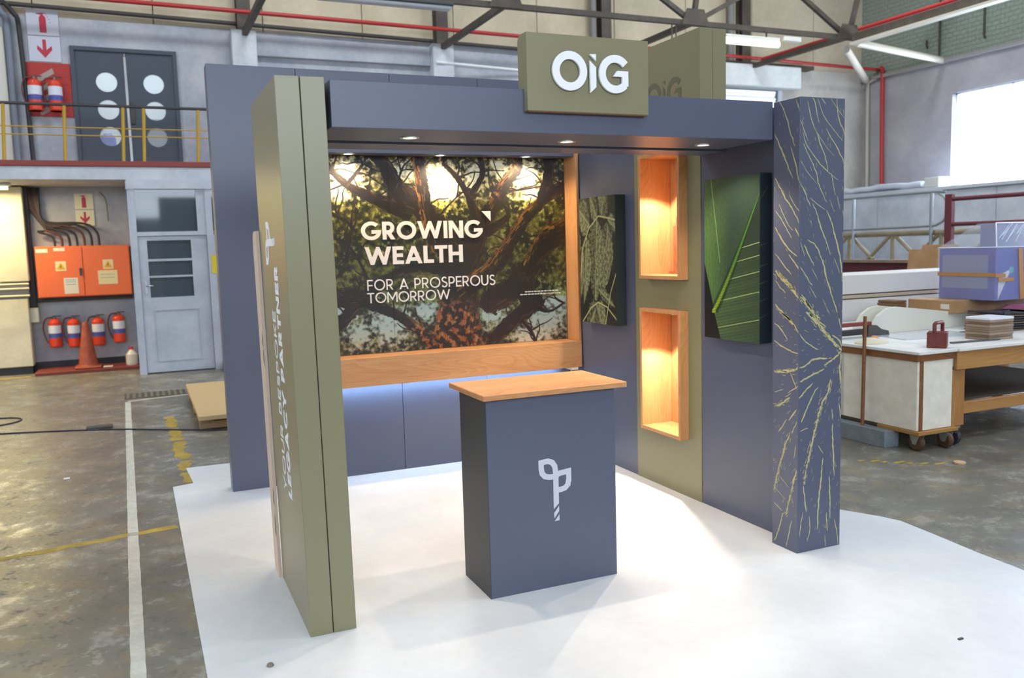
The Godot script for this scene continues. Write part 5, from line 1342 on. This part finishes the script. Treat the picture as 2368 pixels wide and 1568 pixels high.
	for k in 9:
		var o := sin(k * 2.3) * .012
		part(bs, "offcut", B(6.6 + o, .827 + k * .022, .84 - o, 6.9 + o, .848 + k * .022, 1.08 - o, .002), mdf if k < 8 else mat("white_board", rgb(226, 230, 236), .3))
	solo("metal_plate", Mb.new().box(Vector3(-.42, 0, -.2), Vector3(.42, .006, .2), .001, Transform3D(Basis(Vector3.UP, -.15), Vector3(6.55, .8268, .95 - .45))), mat("plate_bright", rgb(214, 220, 230), .15, .3), "thin shiny sheet lying on the bench between the red block and the offcuts", "sheet")
	solo("metal_plate", Mb.new().box(Vector3(-.26, 0, -.02), Vector3(.26, .012, .02), .002, Transform3D(Basis(Vector3.UP, -.1), Vector3(6.45, .8268, 1.06))), mat("plate_dark", rgb(96, 92, 100), .4, .3), "narrow dark strip lying on the bench right of the red block", "strip")
	# sash clamp and cloth at the left end
	var cp := thing("bar_clamp", "red bar clamp with a dark jaw lying at the left end of the workbench", "clamp", Vector3(5.95, .8265, .3))
	var cred := mat("clamp_red", rgb(122, 46, 38), .5)
	part(cp, "upright", B(5.66, .8265, .2, 5.7, 1.1, .24, .004), cred); part(cp, "bar", B(5.701, .93, .2, 6.12, .965, .24, .004), cred)
	part(cp, "jaw", Mb.new().prism(PackedVector2Array(L2([6.05, .8275, 6.32, .8275, 6.31, .87, 6.22, .89, 6.16, .93, 6.06, .93])), .19, .26), mat("jaw_grey", rgb(70, 66, 66), .6))
	part(cp, "pad", B(5.71, .85, .18, 6.04, .9, .26, .01), mat("pad_black", rgb(34, 34, 38), .6))
	solo("cloth", Mb.new().lathe([Vector2(.17, 0), Vector2(.16, .012), Vector2(.1, .03), Vector2(.03, .045), Vector2(0, .046)], 14, Transform3D(Basis().scaled(Vector3(1, 1, .7)), Vector3(5.72, .8268, .62))), mat("cloth_cream", rgb(206, 196, 172), .9), "crumpled cream cloth at the left end of the workbench", "cloth")
	solo("wooden_ball", Mb.new().lathe([Vector2(0, 0), Vector2(.035, .004), Vector2(.04, .02), Vector2(.02, .04), Vector2(0, .042)], 12, Transform3D(Basis.IDENTITY, Vector3(5.9, .8268, .48))), mat("knob_orange", rgb(206, 140, 96), .6), "small orange-brown wooden knob on the bench by the clamp", "knob")
	# second bench behind, carrying the packages
	var b2 := thing("rear_bench", "white-topped rear bench carrying the packages", "workbench", Vector3(7.6, 0, -.55))
	part(b2, "top", B(6.4, .78, -1.0, 9.6, .82, -.14, .004), top_white)
	for p in [[6.45, -.95], [9.45, -.95], [6.45, -.24], [9.45, -.24]]: part(b2, "leg", B(p[0], 0, p[1], p[0] + .08, .779, p[1] + .08), pine_up)
	var fm := thing("foam_sheet", "white curved plastic tray with a rounded left end behind the bench top", "tray", Vector3(6.9, .827, .0))
	var fp := PackedVector2Array(L2([6.2, .828, 6.24, .9, 6.31, 1.0, 6.42, 1.06, 6.55, 1.075, 7.3, .985, 7.9, .96, 7.9, .828]))
	part(fm, "tray_front", Mb.new().prism(fp, .1, .13), mat("tray_white", rgb(214, 212, 200), .5))
	part(fm, "tray_back", Mb.new().prism(fp, -.1, -.07), mat("tray_white", Color.WHITE)); part(fm, "tray_floor", B(6.3, .828, -.069, 7.85, .85, .099), mat("tray_white", Color.WHITE))
	var card := mottled("cardboard", rgb(160, 122, 84), rgb(178, 138, 98), .8, 1.2, 105)
	var bx := thing("carton", "large flat brown carton under the blue wrapped box", "carton", Vector3(8.2, .96, -.4), "brown cartons")
	part(bx, "box_body", B(7.25, .965, -.36, 9.2, 1.095, .16, .004), card)
	part(bx, "paper_label", Mb.new().box(Vector3(7.2475, 1.01, .04), Vector3(7.2492, 1.06, .14)), paper_mat())
	var ct := thing("carton", "stack of folded brown cardboard sheets under the large flat carton", "cardboard", Vector3(8.0, .8605, -.1), "brown cartons")
	for k in 4: part(ct, "sheet", B(7.3 + .03 * (k % 2), .862 + k * .025, -.3, 9.2, .885 + k * .025, .09 - .01 * k, .002), mat("cardboard_dark", rgb(112, 82, 54), .8))
	var ct2 := thing("carton", "small stack of brown cardboard sheets left of the large flat carton", "cardboard", Vector3(7.16, .822, -.48), "brown cartons")
	for k in 9: part(ct2, "sheet", B(7.08 - .01 * (k % 2), .822 + k * .029, -.6, 7.24, .848 + k * .029, -.37, .002), mat("cardboard_dark", Color.WHITE))
	# bundle of dark folded sheets
	var pm := mat("print_dark", rgb(44, 40, 50), .5)
	var bd := thing("folded_sheets", "pile of dark folded print sheets with pink patches at the right edge of the bench", "pile", Vector3(7.8, .8265, .55))
	for k in 8: part(bd, "sheet", Mb.new().prism(PackedVector2Array([Vector2(7.2 + k * .006, .83 + k * .024), Vector2(7.6, .828 + k * .022), Vector2(8.2, .838 + k * .022), Vector2(8.2, .85 + k * .022), Vector2(7.6, .84 + k * .022), Vector2(7.2 + k * .006, .845 + k * .024)]), .35, .7), pm if k % 3 else mat("card_edge", rgb(98, 76, 58), .8))
	part(bd, "pink_print", Mb.new().prism(PackedVector2Array(L2([7.65, 1.012, 8.2, 1.02, 8.2, 1.05, 7.75, 1.045])), .38, .68), mat("print_pink", rgb(156, 84, 112), .5))
	part(bd, "strap", B(7.28, .828, .701, 7.36, 1.03, .708), mat("pad_black", Color.WHITE))
	solo("leaflets", B(6.95, .8268, .5, 7.19, .838, .85, .002), mat("leaflet_plum", rgb(96, 70, 84), .5), "low stack of plum-coloured leaflets on the bench behind the offcuts", "leaflets")
	wrapped_box()
	# white cabinet carcass behind the bench
	var wh := thing("cabinet_carcass", "long white panelled cabinet behind the rear bench with two thin grooves", "cabinet", Vector3(7.9, 0, -1.35))
	var wp := mat("carcass_white", rgb(208, 204, 198), .5)
	part(wh, "top_panel", B(6.9, 1.12, -1.7, 9.4, 1.33, -1.05, .004), wp); part(wh, "middle_panel", B(6.9, 1.07, -1.7, 9.4, 1.108, -1.052, .003), mat("carcass_tan", rgb(178, 160, 138), .6)); part(wh, "lower_panel", B(6.9, .1, -1.7, 9.4, 1.058, -1.06, .004), wp)
	part(wh, "plinth", B(6.92, 0, -1.68, 9.38, .099, -1.08), mat("shelf_grey", rgb(128, 124, 120), .7))
	# leaning cardboard sheets
	for k in 2: solo("cardboard_sheet", Mb.new().box(Vector3(-.02, 0, -.3), Vector3(.02, 1.62 - k * .06, .3), .003, Transform3D(Basis(Vector3.BACK, -.12) , Vector3(10.2 - k * .12, .0, -2.6 - k * .12))), card, ["taller", "shorter"][k] + " of two brown cardboard sheets leaning beside the blue wrapped box", "cardboard", "leaning cardboard sheets")
	gantry()
	# floor bits
	solo("wood_disc", Mb.new().lathe([Vector2(0, 0), Vector2(.042, 0), Vector2(.044, .004), Vector2(.044, .014), Vector2(.042, .016), Vector2(0, .016)], 20, Transform3D(Basis.IDENTITY, Vector3(5.56, 0, 1.65))), mat("disc_tan", rgb(204, 168, 130), .7), "small round wooden disc on the floor in front of the crate wheels", "disc")
	var rng := RandomNumberGenerator.new(); rng.seed = 9
	var yl := Mb.new()
	for k in 7:
		var p := Vector3(4.95 + k * .07 + rng.randf_range(-.03, .03), 0, 1.2 + k * .06)
		yl.box(p, p + Vector3(rng.randf_range(.05, .12), .001, .03))
	var ys := solo("floor_line", yl, mat("line_yellow_worn", rgb(170, 146, 48), .7), "worn yellow paint marks on the floor in front of the white crate", "floor marking")
	ys.set_meta("kind", "stuff")

func paper_mat() -> StandardMaterial3D:
	return mat("paper", rgb(216, 208, 196), .7)

func wrapped_box() -> void:
	var w := thing("wrapped_box", "purple-blue box wrapped in clear plastic film and brown tape on the brown carton", "wrapped box", Vector3(8.0, 1.096, -.1))
	var blue := mat("box_blue", rgb(72, 74, 160), .45)
	var grey := mat("box_greypatch", rgb(124, 124, 158), .5)
	part(w, "box_body", B(7.52, 1.0965, -.1, 8.9, 1.605, .4 - .28, .006), blue)
	part(w, "rear_box", B(8.22, 1.097, -.3, 9.2, 1.85, -.105, .006), mat("box_violet", rgb(78, 70, 130), .5))
	part(w, "side_panel", B(7.5, 1.0965, -.2, 7.518, 1.61, .44, .004), blue)
	part(w, "front_panel", B(7.52, 1.0965, .42, 8.9, 1.6, .44, .004), blue)
	part(w, "grey_panel", B(7.4975, 1.21, -.16, 7.4995, 1.54, .36), grey)
	var white := mat("print_white", rgb(206, 204, 214), .5)
	part(w, "white_wedge", Mb.new().prism(PackedVector2Array(L2([7.54, 1.1, 7.54, 1.34, 7.72, 1.4])), .4405, .4415), white)
	part(w, "white_wedge", Mb.new().prism(PackedVector2Array(L2([7.95, 1.36, 8.3, 1.2, 8.3, 1.3, 7.95, 1.5])), .4405, .4415), white)
	part(w, "teal_mark", Mb.new().prism(PackedVector2Array(arc(7.72, 1.39, .035, .035, 0, 330, 12)), .4406, .4418), mat("print_teal", rgb(70, 160, 168), .5))
	var film := mat("clear_film", Color(.86, .9, 1.0, .17), .18)
	film.transparency = BaseMaterial3D.TRANSPARENCY_ALPHA
	var f := Mb.new()
	# film drawn from the lower box's edges up over the taller rear box, with folds
	var A := Vector3(7.49, 1.615, -.21); var Bq := Vector3(7.49, 1.615, .45); var C := Vector3(8.92, 1.605, .45)
	var D := Vector3(8.2, 1.858, -.1); var E := Vector3(9.2, 1.858, -.1)
	f.quad(A, Bq, D, D + Vector3(0, 0, -.21)); f.quad(Bq, C, E, D)
	f.quad(Vector3(7.486, 1.098, -.21), Vector3(7.486, 1.098, .455), Bq + Vector3(-.003, 0, .004), A + Vector3(-.003, 0, 0))
	f.quad(Vector3(7.486, 1.098, .455), Vector3(8.92, 1.098, .455), C + Vector3(0, 0, .004), Bq + Vector3(-.003, 0, .004))
	f.quad(D, E, E + Vector3(0, 0, -.21), D + Vector3(0, 0, -.21))
	part(w, "plastic_film", f, film)
	var rng := RandomNumberGenerator.new(); rng.seed = 21
	for k in 16:
		var s := rng.randf(); var t := rng.randf()
		var p := Bq.lerp(C, s * .6).lerp(D.lerp(E, s * .6), t * .5) + Vector3(0, .004, .004); var q := Bq.lerp(C, s * .6 + .25).lerp(D.lerp(E, s * .6 + .2), minf(t + .5, 1.0)) + Vector3(0, .004, .004)
		part(w, "film_fold", Mb.new().tube([p, p.lerp(q, .5) + Vector3(0, .006, .004), q], .004, 5, .001), mat("film_crease", rgb(196, 204, 222), .2))
	part(w, "film_hem", Mb.new().tube([A, Bq, C], .007, 6), mat("film_crease", Color.WHITE)); part(w, "film_hem", Mb.new().tube([Bq, D, E], .007, 6), mat("film_crease", Color.WHITE))
	var tape := mat("tape_brown", rgb(178, 126, 74), .4)
	part(w, "tape", B(7.482, 1.33, -.2, 7.4855, 1.365, .455), tape); part(w, "tape", B(7.482, 1.325, .456, 7.62, 1.36, .459), tape); part(w, "tape", B(7.52, 1.28, .456, 7.74, 1.315, .459), tape)
	part(w, "tape", Mb.new().prism(PackedVector2Array(L2([7.84, 1.1, 7.9, 1.1, 7.85, 1.6, 7.79, 1.6])), .456, .459), tape)

func gantry() -> void:
	var maroon := mat("maroon_steel", rgb(98, 40, 48), .55)
	var galv := mat("galvanised", rgb(150, 156, 160), .4, .5)
	var gold := mottled("dirty_tube", rgb(132, 120, 96), rgb(152, 140, 114), .6, 1.0, 111)
	var wallp := mottled("low_wall_paint", rgb(186, 191, 200), rgb(206, 210, 216), .6, .5, 112)
	# low wall under the window with its ledge
	var lw := thing("low_wall", "pale grey panelled low wall under the bright window", "low wall", Vector3(14.9, 0, -2))
	for k in 9:
		var z0 := -9.15 + k * 1.4
		part(lw, "wall_panel", B(14.62, 0, z0, 15.55, 2.62, z0 + 1.388, .006), wallp)
	part(lw, "ledge", B(14.55, 2.625, -9.15, 15.55, 2.7, 3.4, .01), mat("ledge_pale", rgb(196, 200, 206), .35))
	var film := mat("film_heap", rgb(206, 212, 222), .25)
	var fh := Mb.new()
	var rng := RandomNumberGenerator.new(); rng.seed = 33
	for k in 3:
		var line3 := []
		for j in 12: line3.append(Vector3(14.68 + k * .1 + rng.randf_range(-.02, .02), 2.765 + rng.randf() * .05 - k * .01, -8.75 + j * .19 + k * .04))
		fh.tube(smooth(line3, 3), .062 - k * .008, 8)
	var fo := solo("plastic_film", fh, film, "crumpled heap of clear plastic film on the ledge in the hall corner", "plastic film")
	fo.set_meta("kind", "stuff")
	solo("ledge_box", B(14.6, 2.702, -6.55, 14.95, 2.9, -6.2, .015), mat("ledge_box_white", rgb(204, 204, 198), .5), "small white box standing on the ledge under the window", "box")
	# gangway: maroon beam, lattice tube girder, galvanised rail
	var gw := thing("gangway", "raised gangway with a maroon beam, tubular lattice and galvanised railing behind the bench", "gangway", Vector3(12, 0, -5.5))
	part(gw, "main_beam", Mb.new().box(Vector3(11.96, 1.12, -8.6), Vector3(12.04, 1.29, -1.5)), maroon)
	part(gw, "beam_flange", Mb.new().box(Vector3(11.86, 1.29, -8.6), Vector3(12.14, 1.34, -1.5)), mottled("flange_rust", rgb(116, 98, 84), rgb(136, 116, 100), .7, 1.0, 113)); part(gw, "beam_flange", Mb.new().box(Vector3(11.86, 1.08, -8.6), Vector3(12.14, 1.12, -1.5)), maroon)
	part(gw, "deck", Mb.new().box(Vector3(12.15, 1.27, -8.6), Vector3(13.1, 1.31, -1.5)), mat("shelf_grey", Color.WHITE))
	for z in [-8.4, -5.0, -2.0]: part(gw, "prop", Mb.new().box(Vector3(11.95, 0, z - .06), Vector3(12.05, 1.08, z + .06)), maroon)
	part(gw, "lattice_chord", Mb.new().tube([Vector3(12.1, 1.79, -8.6), Vector3(12.1, 1.79, -1.5)], .05, 10), gold)
	for k in 6:
		var z := -8.05 + k * 1.0 - .02
		part(gw, "lattice_brace", Mb.new().tube([Vector3(12.1, 1.76, z), Vector3(12.1, 1.34, z - .5)], .035, 8), gold); part(gw, "lattice_brace", Mb.new().tube([Vector3(12.1, 1.76, z + .1), Vector3(12.1, 1.34, z + .62)], .035, 8), gold); part(gw, "lattice_upright", Mb.new().tube([Vector3(12.1, 1.76, z + .05), Vector3(12.1, 1.34, z + .05)], .035, 8), gold)
	for z in [-8.4, -7.1, -5.83, -4.14]: part(gw, "rail_post", Mb.new().tube([Vector3(12.0, 1.34, z), Vector3(12.0, 2.44, z)], .03, 10), galv)
	part(gw, "hand_rail", Mb.new().tube(smooth([Vector3(12, 2.45, -8.6), Vector3(12, 2.46, -4.3), Vector3(12, 2.42, -4.0), Vector3(12, 2.3, -3.86), Vector3(12, 2.05, -3.86), Vector3(12, 1.93, -4.0), Vector3(12, 1.9, -4.3), Vector3(12, 1.89, -6.0), Vector3(12, 1.88, -8.6)], 5), .024, 8), galv)
	# maroon guard frame
	var gf := thing("guard_frame", "maroon steel guard post with two horizontal rails beside the blue wrapped box", "guard rail", Vector3(11, 0, -2.4))
	part(gf, "post", B(10.96, 0, -3.03, 11.04, 2.345, -2.91, .006), maroon)
	for y in [2.27, 1.9]: part(gf, "rail", Mb.new().tube([Vector3(11, y, -2.92), Vector3(11, y, .6)], .032, 8), maroon)
	part(gf, "post", B(10.96, 0, .6, 11.04, 2.345, .7, .006), maroon)
